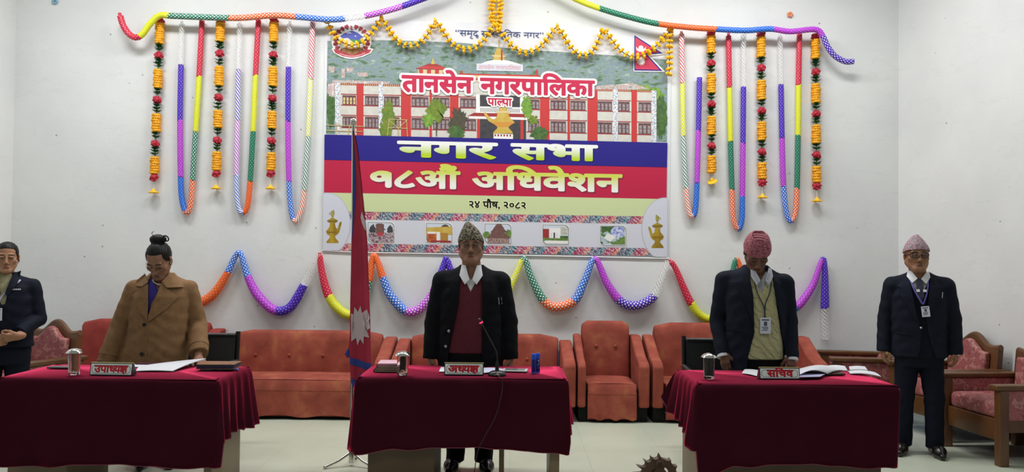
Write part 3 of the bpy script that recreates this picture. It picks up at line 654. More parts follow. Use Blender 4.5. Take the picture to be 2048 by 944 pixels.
streamer('paper_streamer', 'long top streamer left of centre with red drooping end and yellow to violet sections', [(239, 26), (246, 50), (258, 68), (272, 75), (285, 68), (300, 48), (320, 31), (350, 32), (470, 36), (545, 31), (597, 34), (660, 39), (700, 36), (735, 31), (780, 20), (812, 10), (850, -4), (880, -15), (935, -48), (985, -95)],
         [('red', S, 68), ('yellow', S, 75), ('green', N, 118), ('orange', N, 130), ('blue', N, 95), ('white', Q, 42), ('magenta', N, 75), ('violet', S, 100), ('white', Q, 108)], .031, GT, .125)
streamer('paper_streamer', 'long top streamer right of centre ending in a violet drooping tail', [(995, -95), (1050, -55), (1120, -18), (1160, 2), (1197, 16), (1250, 32), (1312, 47), (1380, 55), (1427, 58), (1490, 61), (1540, 58), (1580, 63), (1630, 59), (1645, 72), (1655, 93), (1670, 112), (1690, 123), (1707, 123)],
         [('red', S, 66), ('yellow', S, 166), ('green', S, 119), ('orange', S, 116), ('blue', S, 113), ('magenta', S, 104), ('violet', N, 88)], .029, GT, .125)
def loop(label, pts, secs): streamer('hanging_streamer_loop', label, pts, secs, .0275, GH)
loop('outermost left hanging streamer loop between the first two marigold strings from the left', [(364, 42), (362, 128), (360, 240), (361, 350), (364, 400), (373, 425), (381, 410), (385, 360), (391, 265), (398, 155), (404, 42)],
     [('white', Q, 86), ('violet', S, 112), ('magenta', S, 110), ('blue', S, 70), ('orange', N, 70), ('green', N, 96), ('yellow', S, 110), ('red', S, 113)])
loop('middle left hanging streamer loop with pale striped violet arm, between second and third marigold strings', [(480, 42), (477, 138), (475, 240), (473, 350), (475, 405), (483, 425), (494, 415), (500, 366), (506, 265), (511, 152), (517, 40)],
     [('white', Q, 96), ('violet', Q, 102), ('magenta', Q, 110), ('blue', Q, 80), ('orange', S, 64), ('green', S, 100), ('yellow', S, 113), ('red', S, 112)])
loop('lowest left hanging streamer loop nearest the banner with faded red and yellow arm', [(580, 42), (577, 135), (576, 245), (578, 365), (583, 425), (591, 443), (601, 425), (608, 385), (616, 275), (621, 160), (626, 38)],
     [('white', Q, 93), ('violet', S, 110), ('magenta', S, 120), ('blue', N, 78), ('orange', Q, 72), ('green', Q, 108), ('yellow', Q, 116), ('red', Q, 124)])
loop('right hanging streamer loop nearest the banner with curled violet top', [(1363, 62), (1365, 165), (1367, 272), (1372, 375), (1378, 422), (1384, 433), (1391, 420), (1394, 367), (1397, 262), (1399, 155)],
     [('red', Q, 103), ('yellow', N, 107), ('green', Q, 103), ('orange', Q, 62), ('blue', S, 66), ('magenta', S, 105), ('violet', S, 107)])
loop('middle right hanging streamer loop and the longest, red beside white at top', [(1457, 66), (1459, 173), (1461, 280), (1464, 376), (1467, 437), (1477, 458), (1484, 437), (1485, 393), (1486, 288), (1487, 175), (1487, 68)],
     [('red', S, 107), ('yellow', S, 107), ('green', S, 96), ('orange', N, 80), ('blue', S, 66), ('magenta', S, 105), ('violet', S, 113), ('white', Q, 107)])
loop('outermost right hanging streamer loop between the last two marigold strings', [(1560, 68), (1562, 168), (1564, 273), (1567, 370), (1573, 425), (1582, 442), (1591, 425), (1594, 376), (1596, 272), (1597, 172), (1599, 68)],
     [('white', Q, 100), ('violet', S, 105), ('magenta', S, 97), ('blue', N, 73), ('orange', N, 68), ('green', S, 104), ('yellow', S, 100), ('red', S, 104)])
def swag(label, pts, secs, r=.047): streamer('streamer_swag', label, pts, secs, r, GS, taper=P(1000, 512, YW).z)
swag('streamer swag from behind the brown-coated woman, orange, blue peak, magenta and violet', [(392, 610), (412, 600), (432, 583), (455, 546), (478, 505), (495, 552), (515, 590), (548, 620), (580, 615), (608, 570), (625, 535), (638, 508)],
     [('orange', S, 92), ('blue', N, 95), ('magenta', S, 90), ('violet', S, 80), ('white', Q, 68)])
swag('streamer swag behind the flag, red and yellow dip then orange peak, blue, magenta and violet', [(639, 505), (644, 545), (655, 586), (672, 613), (700, 630), (722, 610), (738, 560), (748, 510), (768, 562), (780, 590), (808, 620), (832, 622), (858, 600), (875, 565), (893, 514)],
     [('red', S, 84), ('yellow', S, 62), ('green', N, 70), ('orange', S, 95), ('blue', N, 78), ('magenta', N, 86), ('violet', S, 54)])
swag('streamer swag right of the middle man, from yellow peak to pale violet and white', [(893, 514), (905, 550), (930, 600), (965, 622), (1005, 600), (1030, 555), (1048, 517), (1062, 555), (1088, 602), (1115, 614), (1150, 600), (1170, 560), (1190, 518), (1213, 565), (1238, 600), (1262, 611), (1287, 607), (1310, 590), (1325, 553), (1336, 522)],
     [('violet', S, 50), ('white', Q, 60), ('red', S, 70), ('yellow', N, 85), ('green', N, 94), ('orange', N, 66), ('blue', N, 92), ('magenta', S, 92), ('violet', N, 80), ('white', Q, 74)])
swag('streamer swag behind the pink-capped man, ending in a violet and white drop', [(1338, 519), (1350, 535), (1365, 570), (1380, 603), (1400, 630), (1425, 637), (1450, 610), (1462, 565), (1473, 519), (1490, 560), (1520, 610), (1560, 630), (1592, 614), (1605, 602), (1627, 568), (1645, 518), (1650, 545), (1650, 617), (1651, 680)],
     [('red', S, 95), ('yellow', S, 62), ('blue', S, 45), ('green', S, 75), ('orange', S, 70), ('yellow', S, 60), ('blue', S, 52), ('magenta', S, 105), ('violet', S, 100), ('white', Q, 63)], .042)

# marigold strings with roses and leaves
MARI = mat('marigold_orange', '#fbb81c', .6, var='#f09a0c', scale=40); ROSE = mat('rose_red', '#c21f37', .55, var='#a3152c', scale=40); LEAF = mat('leaf_green', '#25803a', .5, var='#1a5f28', scale=30)
YF = mat('yellow_flower', '#fccb12', .55, var='#f5b408', scale=50); CORD = mat('dark_cord', '#3d3a30', .8); THREAD = mat('white_thread', '#dcdcd6', .7)
def ruffle(mb, c, r, h, seed, mi=0, axis=(0, 0, 1), seg=14, lob=7, amp=.16):
    rn = random.Random(seed); Qt = Vector((0, 0, 1)).rotation_difference(Vector(axis)).to_matrix(); ph = rn.random()*6; c = Vector(c); vs = []
    for rr, z in ((.30, -.5), (.86, -.42), (1.0, -.05), (.92, .35), (.55, .52), (.15, .45)):
        for k in range(seg):
            a = 2*math.pi*k/seg; q = r*rr*(1+amp*math.sin(lob*a+ph)*(.3+rr)/1.2+.06*(rn.random()-.5))
            vs.append(c+Qt @ Vector((q*math.cos(a), q*math.sin(a), h*z+.12*h*math.sin(lob*a+ph+1.2))))
    n = 6; fs = [(i*seg+k, i*seg+(k+1) % seg, (i+1)*seg+(k+1) % seg, (i+1)*seg+k) for i in range(n-1) for k in range(seg)]+[tuple(range(seg-1, -1, -1)), tuple((n-1)*seg+k for k in range(seg))]
    mb.add(vs, fs, mi)
def marigold_tube(L, seed):
    mb = MB(); n = max(3, int(L/.024))
    for k in range(n): ruffle(mb, ((.004*math.sin(seed+k*2.3)), 0, -L*(k+.5)/n), .043, L/n*1.25, seed+k, seg=20, lob=9, amp=.17)
    return mb
def rose_mesh(r=.046):
    mb = MB(); rn = random.Random(5); mb.ball((0, 0, 0), r*.86)
    for k in range(16):
        th, ph = 2.4*k, math.acos(1-2*(k+.5)/16); n = Vector((math.sin(ph)*math.cos(th), math.sin(ph)*math.sin(th), math.cos(ph)))
        mb.ball(n*r*.62, (r*.5, r*.42, r*.2), rot=Euler((n.to_track_quat('Z', 'Y').to_euler().x+.5, n.to_track_quat('Z', 'Y').to_euler().y+.3, th)), u=10, v=6)
    return mb
def leaves_mesh(L, seed):
    mb = MB(); rn = random.Random(seed); mb.tube([(0, 0, 0), (0, 0, -L)], .006, 6)
    n = 7
    for lay_ in range(max(2, int(L/.025))):
        z = -L*(lay_+.6)/max(2, int(L/.025))
        for k in range(n):
            a = 2*math.pi*(k+rn.random()*.8)/n; d = Vector((math.cos(a), math.sin(a), .35+.35*rn.random())).normalized(); s = Vector((-math.sin(a), math.cos(a), 0))*.017; l = .055+.014*rn.random(); b = Vector((0, 0, z))
            up = d.cross(s).normalized()*.003
            mb.add([b, b+d*l*.5+s+up, b+d*l, b+d*l*.5-s+up, b+d*l*.5-up], [(0, 1, 2, 4), (0, 4, 2, 3), (0, 3, 2, 1)])
    return mb
_sm = rose_mesh().build('rose', ROSE); _sm_me = _sm.data; bpy.data.objects.remove(_sm)
bell = MB(); bell.lathe([(.004, .02), (.014, .016), (.02, -.002), (.035, -.016), (.05, -.022), (.042, -.025), (.02, -.012), (.003, -.008)], seg=16)
for k in range(6): bell.ball((.036*math.cos(k*1.047), .036*math.sin(k*1.047), -.02), (.02, .02, .009), u=8, v=5)
_b = bell.build('tassel_flower', YF); bell_me = _b.data; bpy.data.objects.remove(_b)
def marigold_string(label, x0, x1, seq, y0, y1):
    Yd = YW-.06; top = P(x0, y0, Yd); root = thing('marigold_string', label, 'garland', top, group='marigold and rose strings hanging beside the banner')
    def at(y): return P(x0+(x1-x0)*(y-y0)/(y1-y0), y, Yd)-top
    mb = MB(); mb.tube([at(y0), at(y1)], .0035, 6); part('thread', mb, THREAD, root)
    for i, it in enumerate(seq):
        if it[0] == 'm':
            L = (at(it[1])-at(it[2])).length; part('marigold_section', marigold_tube(L, i*7), MARI, root, loc=at(it[1]), angle=180)
        elif it[0] == 'l':
            L = (at(it[1])-at(it[2])).length; part('leaf_cluster', leaves_mesh(L, i+int(x0)), LEAF, root, loc=at(it[1]), smooth=False)
        else:
            o = bpy.data.objects.new('rose' if it[0] == 'r' else 'tassel_flower', _sm_me if it[0] == 'r' else bell_me); COL.objects.link(o); o.parent = root; o.location = at(it[1]); o.rotation_euler = (.3*(i % 3), 0, i*1.3)
    return root
marigold_string('outermost left marigold string with four roses, under the yellow streamer bend', 320, 307, [('r', 42), ('m', 46, 88), ('l', 88, 103), ('r', 111), ('l', 119, 137), ('m', 139, 177), ('l', 177, 191), ('r', 200), ('l', 210, 227), ('m', 228, 264), ('l', 265, 279), ('r', 288), ('l', 296, 312), ('m', 314, 348), ('r', 355), ('b', 381)], 40, 381)
marigold_string('second marigold string from the left', 441, 432, [('r', 41), ('m', 45, 84), ('l', 85, 100), ('r', 107), ('l', 119, 132), ('m', 133, 172), ('l', 172, 186), ('r', 195), ('l', 206, 220), ('m', 221, 256), ('l', 258, 272), ('r', 281), ('l', 290, 303), ('m', 304, 341), ('r', 347), ('b', 373)], 40, 373)
marigold_string('third marigold string from the left', 548, 541, [('r', 41), ('m', 45, 84), ('l', 86, 100), ('r', 110), ('l', 118, 133), ('m', 134, 173), ('l', 173, 187), ('r', 197), ('l', 207, 222), ('m', 223, 258), ('l', 259, 273), ('r', 282), ('l', 290, 304), ('m', 306, 341), ('r', 347), ('b', 373)], 40, 373)
marigold_string('marigold string without an end rose, first one right of the banner', 1422, 1424, [('r', 67), ('m', 72, 107), ('l', 107, 120), ('r', 127), ('l', 133, 147), ('m', 148, 187), ('l', 188, 201), ('r', 209), ('l', 217, 232), ('m', 233, 270), ('l', 270, 284), ('r', 292), ('l', 300, 311), ('m', 312, 346), ('b', 360)], 66, 360)
marigold_string('second marigold string right of the banner, above the pink cap', 1522, 1525, [('r', 69), ('m', 74, 115), ('l', 116, 128), ('r', 136), ('l', 147, 160), ('m', 161, 200), ('l', 200, 213), ('r', 222), ('l', 231, 243), ('m', 244, 281), ('l', 282, 296), ('r', 304), ('l', 314, 325), ('m', 326, 358), ('r', 365), ('b', 391)], 68, 391)
marigold_string('outermost right marigold string, beside the violet streamer tail', 1631, 1634, [('r', 74), ('m', 79, 118), ('l', 120, 135), ('r', 144), ('l', 154, 167), ('m', 168, 206), ('l', 207, 220), ('r', 228), ('l', 237, 249), ('m', 250, 287), ('l', 288, 302), ('r', 310), ('l', 318, 332), ('m', 333, 365), ('r', 372), ('b', 398)], 72, 398)
# yellow flower garland across the banner's top
fl = MB(); ruffle(fl, (0, 0, 0), .035, .024, 3, seg=20, lob=6, amp=.22); ruffle(fl, (0, 0, .010), .024, .014, 9, seg=20, lob=5, amp=.25)
_f = fl.build('yellow_flower', YF); fl_me = _f.data; bpy.data.objects.remove(_f)
def flower_garland(label, pts, step, group='yellow flower garlands', jit=.0):
    path, L = smooth_path([P(x, y, YW-.07) for x, y in pts], step=step); root = thing('flower_garland', label, 'garland', Vector(path[0]), group=group); rn = random.Random(len(path))
    cord, _ = smooth_path([P(x, y, YW-.07) for x, y in pts], step=.02); mb = MB(); mb.tube([Vector(p)-root.location for p in cord], .005, 6); part('cord', mb, CORD, root)
    for i, p in enumerate(path):
        t = Vector(path[min(i+1, len(path)-1)]-path[max(i-1, 0)]).normalized()
        o = bpy.data.objects.new('yellow_flower', fl_me); COL.objects.link(o); o.parent = root; o.location = Vector(p)-root.location+Vector((rn.uniform(-jit, jit), rn.uniform(-.012, .0), 0))
        o.rotation_mode = 'QUATERNION'; o.rotation_quaternion = t.to_track_quat('Z', 'Y') @ Euler((rn.uniform(-.3, .3), rn.uniform(-.3, .3), rn.uniform(0, 6))).to_quaternion()
    return root
flower_garland('yellow flower swag in loops over the banner top, crest to middle', [(655, 44), (663, 62), (675, 78), (698, 90), (722, 86), (740, 70), (754, 50), (763, 38), (774, 52), (788, 75), (808, 89), (830, 90), (850, 76), (864, 54), (872, 43), (884, 60), (902, 85), (925, 99), (948, 96), (968, 80), (980, 62), (989, 50)], .062)
flower_garland('yellow flower swag in loops over the banner top, middle to flag picture', [(991, 50), (1005, 68), (1022, 90), (1045, 105), (1070, 100), (1090, 84), (1104, 64), (1115, 54), (1126, 70), (1142, 95), (1163, 111), (1185, 103), (1198, 78), (1207, 59), (1220, 75), (1238, 98), (1262, 113), (1288, 110), (1312, 92), (1328, 75), (1340, 62)], .062)
flower_garland('dense double yellow flower string hanging from above to the banner middle', [(985, -95), (984, 20), (988, 52), (997, 52), (1000, 20), (999, -95)], .042, jit=.008)
flower_garland('short yellow flower strand hanging down the banner right edge', [(1340, 60), (1339, 90), (1339, 120), (1338, 148)], .052)
# scraps left pinned on the wall
mb = MB(); p = P(110, 3, YW-.012)
for k in range(5): mb.ball((.02*math.cos(k*1.3), -.004, .02*math.sin(k*1.3)), (.016, .008, .013), u=10, v=6)
tag(mb.build('paper_scrap', mat('pale_blue_paper', '#7fb0c8', .6), loc=p), 'scrap of pale blue paper stuck high on the left of the wall', 'scrap')
mb = MB(); p = P(1580, 29, YW-.016)
for k in range(5): mb.ball((.018*math.cos(k*1.3), -.004, .018*math.sin(k*1.3)), (.016, .01, .013), u=10, v=6)
tag(mb.build('flower_scrap', mat('peach_petals', '#e8926a', .6), loc=p), 'scrap of peach petals stuck on the wall above the blue streamer section', 'scrap')
# ------------------------------------------------------------------ sofas
ORANGE = ramp_mat('orange_sofa_fabric', [(.30, '#833b2c'), (.48, '#964434'), (.58, '#9d4d3b'), (.72, '#a9633f')], 7, 9, .9, bump=.0)
_t = NT(ORANGE); _b = _t.n['Principled BSDF']; _tc = _t.new('ShaderNodeTexCoord'); _nz = _t.new('ShaderNodeTexNoise'); _nz.inputs['Scale'].default_value = 160
_bp = _t.new('ShaderNodeBump'); _bp.inputs['Strength'].default_value = .5; _bp.inputs['Distance'].default_value = .004
_t.link(_tc.outputs['Object'], _nz.inputs['Vector']); _t.link(_nz.outputs['Fac'], _bp.inputs['Height']); _t.link(_bp.outputs['Normal'], _b.inputs['Normal'])
REDSOFA = mat('dark_red_sofa_fabric', '#8a2f2a', .9, var='#963a30', scale=9, bump=.2, bscale=160)
DARKB = mat('black_base_shade', '#0c0b0a', .9)
def XY(px, Y): return (px-1024)*Y/F_PX
def sofa(label, name, bx0, bx1, ztop, armL=None, armR=None, n_btn=0, yf=7.68, ms=None, seat_z=.37, wear=False, group='orange sofas along the back wall'):
    """bx0..bx1 back span in world x; arms (x0, x1)"""
    ms = ms or ORANGE; xc = (bx0+bx1)/2; root = thing(name, label, 'sofa' if name == 'sofa' else 'armchair', (xc, yf+.35, 0), group=group); o = root.location
    def L(x, y, z): return Vector((x-o.x, y-o.y, z))
    mb = MB()   # back: rolled top, slight lean
    prof = [(yf+.50, .30), (yf+.56, ztop-.10), (yf+.565, ztop-.03), (yf+.60, ztop), (yf+.66, ztop), (yf+.72, ztop-.06), (yf+.74, .12), (yf+.55, .12)]
    n = 9
    vs = []
    for i in range(n):
        u = i/(n-1); x = bx0+(bx1-bx0)*u; e = min(u, 1-u)*(bx1-bx0); dz = -.035*max(0, 1-e/.05)**2
        ins = .012*max(0, 1-e/.04)
        vs += [L(x, y+(ins if k < 4 else -ins), z+(dz if z > .5 else 0)) for k, (y, z) in enumerate(prof)]
    xs_dense = [0, .012, .03, .06]; m = len(prof)
    fs = [(i*m+k, i*m+(k+1) % m, (i+1)*m+(k+1) % m, (i+1)*m+k) for i in range(n-1) for k in range(m)]+[tuple(range(m)), tuple((n-1)*m+k for k in range(m-1, -1, -1))]
    mb.add(vs, fs)
    b = part('backrest', mb, ms, root, angle=50)
    md = b.modifiers.new('bevel', 'BEVEL'); md.width = .022; md.segments = 3; md.limit_method = 'ANGLE'; md.angle_limit = math.radians(50)
    for k in range(n_btn):
        x = bx0+(bx1-bx0)*(k+.75)/(n_btn+.5); mb = MB(); mb.ball(L(x, yf+.532, ztop-.24), (.016, .010, .016)); part('button', mb, ms, root)
    sx0, sx1 = bx0+.015, bx1-.015
    mb = MB(); mb.grid(14, 10, lambda u, v: L(sx0+(sx1-sx0)*u, yf+.02+.52*v, seat_z-.012+.028*math.sin(math.pi*min(1, max(0, u)))**.4*math.sin(math.pi*(.12+.75*v))))
    mb.grid(14, 3, lambda u, v: L(sx0+(sx1-sx0)*u, yf-.005+.025*v*v, seat_z-.10+.093*v**.7))
    mb.bb(L(sx0, yf+.02, seat_z-.13), L(sx1, yf+.54, seat_z-.02)); part('seat_cushion', mb, ms, root, angle=60)
    mb = MB(); wob = lambda u: .008*math.sin(u*23)+.005*math.sin(u*57+1)
    mb.grid(40, 6, lambda u, v: L(sx0-.004+(sx1-sx0+.008)*u, yf-.003+(.006*math.sin(u*31+v*2)-.006)*(1-v), (.035+.012*math.sin(u*19)) * (1-v)+(seat_z-.085)*v))
    mb.grid(40, 2, lambda u, v: L(sx0+(sx1-sx0)*u, yf+.02, .03*(1-v)+(seat_z-.085)*v)); part('skirt', mb, ms, root)
    mb = MB(); mb.bb(L((armL[0] if armL else sx0)+.012, yf+.06, .0), L((armR[1] if armR else sx1)-.012, yf+.69, .30)); part('base', mb, DARKB, root, 'black base, widened to stand in for shade in the gaps')  # base runs under the arms too, its black standing in for gap shade
    for arm in (armL, armR):
        if not arm: continue
        a0, a1 = arm; zt = min(ztop-.06, .76)
        pr = [(yf+.0, .14), (yf-.01, .52), (yf+.03, .555), (yf+.22, .60), (yf+.55, zt), (yf+.70, zt), (yf+.70, .12)]
        mb = MB(); mb.prism(pr, lambda y, z, d: L(d, y, z), a0, a1); ab = part('arm', mb, ms, root)
        md = ab.modifiers.new('bevel', 'BEVEL'); md.width = .018; md.segments = 3
    return root
X8 = lambda px: XY(px, 8.2); X7 = lambda px: XY(px, 7.7)
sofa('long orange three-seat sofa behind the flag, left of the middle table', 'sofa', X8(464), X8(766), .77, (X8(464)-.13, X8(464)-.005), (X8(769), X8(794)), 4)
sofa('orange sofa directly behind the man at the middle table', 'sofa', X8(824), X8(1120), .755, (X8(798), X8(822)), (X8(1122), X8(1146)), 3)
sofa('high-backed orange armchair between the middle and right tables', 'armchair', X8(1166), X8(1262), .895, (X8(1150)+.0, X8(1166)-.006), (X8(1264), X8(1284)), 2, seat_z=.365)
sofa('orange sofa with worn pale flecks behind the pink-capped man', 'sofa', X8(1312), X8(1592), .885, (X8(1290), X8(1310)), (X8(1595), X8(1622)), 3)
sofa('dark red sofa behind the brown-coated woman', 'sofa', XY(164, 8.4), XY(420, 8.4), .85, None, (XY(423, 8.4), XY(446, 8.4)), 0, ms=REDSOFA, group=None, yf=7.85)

# ------------------------------------------------------------------ carved wooden armchairs with pink cushions
WOOD = mat('varnished_brown_wood', '#6b4526', .35, var='#573619', scale=6, detail=6, stretch=(1, 1, .25), spec=.5)
PINK = ramp_mat('pink_brocade', [(.30, '#7d3e40'), (.44, '#a55d5c'), (.52, '#8c4749'), (.60, '#b98078'), (.72, '#8a4245')], 16, 4, .6)
def wood_chair(label, loc, rz, W=.66, D=.72, back=.9):
    """front faces local -y"""
    r = thing('wooden_armchair', label, 'armchair', loc, rz, 'carved wooden armchairs with pink cushions'); h = W/2
    for sx in (-1, 1):
        for nm, y, zt in (('front_leg', -D/2+.04, .57), ('rear_leg', D/2-.04, .57)):
            mb = MB(); mb.box((sx*(h+.02), y, zt/2), (.07, .075, zt), bev=.008); part('leg', mb, WOOD, r)
        mb = MB(); mb.box((sx*(h+.02), 0, .59), (.095, D+.06, .04), bev=.012); part('arm', mb, WOOD, r)
        mb = MB(); mb.box((sx*(h+.02), 0, .30), (.03, D-.14, .10)); part('side_rail', mb, WOOD, r)
        mb = MB(); mb.box((sx*(h+.02), 0, .455), (.05, D-.15, .23), bev=.012); part('arm_panel', mb, PINK, r, 'pink brocade arm panel')
    mb = MB(); mb.box((0, -D/2+.05, .26), (W-.03, .035, .16), bev=.006); part('front_rail', mb, WOOD, r)
    mb = MB(); mb.box((0, -.02, .40), (W-.04, D-.12, .13), bev=.04); part('seat_cushion', mb, PINK, r)
    n = 20; hump = lambda u: back-.10+.10*math.cos((u-.5)*math.pi*1.5)**2*(1 if abs(u-.5) < .34 else .25)
    pts = [(-h-.02+(W+.04)*i/n, hump(i/n)) for i in range(n+1)]
    mb = MB(); mb.prism([(-h-.02, .30)]+pts+[(h+.02, .30)], lambda x, z, d: Vector((x, D/2-.10+d+.10*(z-.3), z)), 0, .05); part('back_frame', mb, WOOD, r)
    mb = MB(); rail = [Vector((x, D/2-.075+.10*(z-.3), z)) for x, z in pts]; mb.tube(rail, .026, 8); part('carved_top_rail', mb, WOOD, r)
    pts2 = [(-h+.06+(W-.12)*i/n, hump(.08+.84*i/n)-.035) for i in range(n+1)]
    mb = MB(); mb.prism([(-h+.06, .43)]+pts2+[(h-.06, .43)], lambda x, z, d: Vector((x, D/2-.10-d+.10*(z-.3), z)), 0, .06); bp = part('back_cushion', mb, PINK, r)
    md = bp.modifiers.new('bevel', 'BEVEL'); md.width = .02; md.segments = 3
    return r
g1 = G(1987, 931); g2 = G(1888, 893)
ang = math.atan2(g2.x-g1.x, g2.y-g1.y)
wood_chair('carved wooden armchair nearest the right edge of the picture, pale pink seat visible', ((g1.x+g2.x)/2+.36, (g1.y+g2.y)/2+.04, 0), -1.46, W=.62, back=.88)
wood_chair('carved wooden armchair behind the standing man in the grey-pink cap', (3.88, 7.38, 0), -1.40, W=.58, D=.64, back=.88)
wood_chair('carved wooden armchair in the far right corner, only its arm panel showing', (3.42, 8.12, 0), -1.74, W=.55, D=.62, back=.66)
wood_chair('carved wooden armchair at the far left, behind the left table', (-4.24, 7.22, 0), -.42, W=.56, D=.66, back=.90)
# low tea table with a pale top at the right
r = thing('tea_table', 'low pale-topped tea table behind the right table', 'table', (2.72, 6.95, 0)); 
mb = MB(); mb.box((0, 0, .43), (.9, .42, .025), bev=.006); part('tabletop', mb, mat('pale_table_top', '#c9cdbf', .3), r)
for sx in (-1, 1):
    for sy in (-1, 1):
        mb = MB(); mb.box((sx*.40, sy*.17, .209), (.045, .045, .417), bev=.004); part('leg', mb, WOOD, r)

# ------------------------------------------------------------------ black office chairs
LEATHER = mat('black_leather', '#17181a', .38, var='#1d1e21', scale=12, bump=.15, bscale=60); BLKP = mat('black_frame', '#0f0f10', .35)
def office_chair(label, x, y, rz=0.0):
    r = thing('office_chair', label, 'chair', (x, y, 0), rz, 'black office chairs behind the tables')
    mb = MB(); mb.box((0, .0, .46), (.50, .48, .09), bev=.03); part('seat', mb, LEATHER, r)
    mb = MB(); mb.grid(12, 8, lambda u, v: Vector((-.25+.5*u, .25+.03*math.sin(math.pi*u)+.05*v, .47+.40*v))); mb.grid(12, 8, lambda u, v: Vector((-.25+.5*u, .30+.03*math.sin(math.pi*u)+.05*v, .47+.40*v)))
    mb.box((0, .33, .868), (.5, .07, .03), bev=.012); part('backrest', mb, LEATHER, r)
    for sx in (-1, 1):
        mb = MB(); mb.tube([(sx*.262, .28, .44), (sx*.262, .30, .66), (sx*.262, .325, .90)], .019, 10); part('back_post', mb, BLKP, r)
        mb = MB(); mb.tube([(sx*.28, .26, .66), (sx*.30, .10, .68), (sx*.30, -.12, .67), (sx*.28, -.16, .48)], .018, 10); part('armrest', mb, BLKP, r)
        for sy in (-.2, .2):
            mb = MB(); mb.tube([(sx*.23, sy, .42), (sx*.25, sy*1.1, .0)], .016, 8); part('leg', mb, BLKP, r)
    return r
office_chair('black office chair behind the woman in the brown coat', XY(396, 6.55), 6.44, .0)
office_chair('black office chair behind the man in the pink cap', XY(1446, 6.55), 6.44, .0)

# ------------------------------------------------------------------ tables and cloths
VELVET = mat('maroon_velvet', '#210f16', .85, var='#26121a', scale=3, bump=.12, bscale=5, spec=.0)
_vt = NT(VELVET); _vb = _vt.n['Principled BSDF']; _vo = _vt.n['Material Output']; _vs = _vt.new('ShaderNodeBsdfAnisotropic'); _vs.inputs['Color'].default_value = (1, .085, .21, 1); _vs.inputs['Roughness'].default_value = .6
_vf = _vt.new('ShaderNodeFresnel'); _vf.inputs['IOR'].default_value = 1.40      # satin nap: a plain dielectric sheen, dyed
_va = _vt.new('ShaderNodeMixShader'); _vt.link(_vf.outputs[0], _va.inputs[0]); _vt.link(_vb.outputs[0], _va.inputs[1]); _vt.link(_vs.outputs[0], _va.inputs[2]); _vt.link(_va.outputs[0], _vo.inputs['Surface'])
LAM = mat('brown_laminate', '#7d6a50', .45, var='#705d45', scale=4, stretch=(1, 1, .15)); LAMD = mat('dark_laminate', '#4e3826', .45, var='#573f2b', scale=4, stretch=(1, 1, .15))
HEM = mat('maroon_hem', '#7c3448', .8)
def table(label, clabel, x0, x1, yf, depth, drops, tails, ped, flare=(.012, .02, .02, .02)):
    """drops: hem drop front/right/back/left; tails: extra corner drop+flare per corner FL FR BR BL; ped: list of (x0,x1,material)"""
    xc, yc = (x0+x1)/2, yf+depth/2; h = .74
    r = thing('office_table', label, 'table', (xc, yc, 0)); w = x1-x0-.03; dd = depth-.03
    mb = MB(); mb.box((0, 0, h-.0125), (w, dd, .025), bev=.004); part('tabletop', mb, LAM, r)
    for a, b, m in ped:
        mb = MB(); mb.box(((a+b)/2-xc, 0.0, (h-.025)/2), (b-a, dd-.05, h-.025), bev=.004); part('pedestal' if b-a > .1 else 'panel_leg', mb, m, r)
    mb = MB(); mb.box((0, dd/2-.06, .62), (w-.06, .018, .17)); part('modesty_panel', mb, LAM, r)
    # cloth
    c = MB(); z0 = .752; n_side = (56, 26, 56, 26); rc = .018
    cs = [(x0, yf), (x1, yf), (x1, yf+depth), (x0, yf+depth)]; nrm = [(0, -1), (1, 0), (0, 1), (-1, 0)]
    ring = []
    for s in range(4):
        a, b = cs[s], cs[(s+1) % 4]; n0, n1 = nrm[s], nrm[(s+1) % 4]; n = n_side[s]
        for k in range(n):
            u = k/n; ring.append((a[0]+(b[0]-a[0])*u, a[1]+(b[1]-a[1])*u, n0[0], n0[1], s, u))
        for k in range(5):
            t = k/5*math.pi/2; ring.append((b[0], b[1], n0[0]*math.cos(t)+n1[0]*math.sin(t), n0[1]*math.cos(t)+n1[1]*math.sin(t), s, 1.0))
    m = len(ring); rows = 14; vs = []
    for j in range(rows+1):
        v = j/rows
        for i, (x, y, nx, ny, s, u) in enumerate(ring):
            if j == 0: vs.append(Vector((x-nx*rc, y-ny*rc, z0))); continue
            corner = 0; tl = 0; fl = 0
            for q, cu in ((s, 0.0), ((s+1) % 4, 1.0)):
                k = max(0, 1-abs(u-cu)*(x1-x0 if s % 2 == 0 else depth)/.24)
                if k > corner: corner = k; tl, fl = tails[q]
            d = drops[s]*(1-corner*.0)+tl*corner**1.3
            hem = .010*math.sin(u*9+s)+.004*math.sin(u*31)
            amp = (.009 if s == 0 else .016)*v**.8; ph = u*(26 if s == 0 else 30)+s*1.7
            fold = amp*math.sin(ph)+amp*.5*math.sin(ph*1.9+1)+fl*corner**1.5*v+.008+flare[s]*v
            if v < .08: zz = z0-rc*(v/.08)**2; fold = .006*(v/.08)
            else: zz = z0-rc-(d+hem-rc)*(v-.08)/.92
            if flare[1] < 0 and s in (0, 2): x += flare[1]*v*max(0, ((u if s == 0 else 1-u)-.7)/.3)
            vs.append(Vector((x+nx*fold, y+ny*fold, zz)))
    fs = [(j*m+i, j*m+(i+1) % m, (j+1)*m+(i+1) % m, (j+1)*m+i) for j in range(rows) for i in range(m)]+[tuple(range(m))]
    c.add([p-Vector((xc, yc, z0)) for p in vs], fs)
    o = c.build('tablecloth', VELVET, angle=75, loc=(xc, yc, z0)); tag(o, clabel, 'tablecloth', 'maroon velvet tablecloths')
    hem = MB(); bot = [p-Vector((xc, yc, z0)) for p in vs[-m:]]; hem.tube(bot+[bot[0]], .0045, 6, caps=False); part('hem', hem, HEM, o, 'paler stitched hem')
    sl = o.modifiers.new('thickness', 'SOLIDIFY'); sl.thickness = .004; sl.offset = 1
    return r
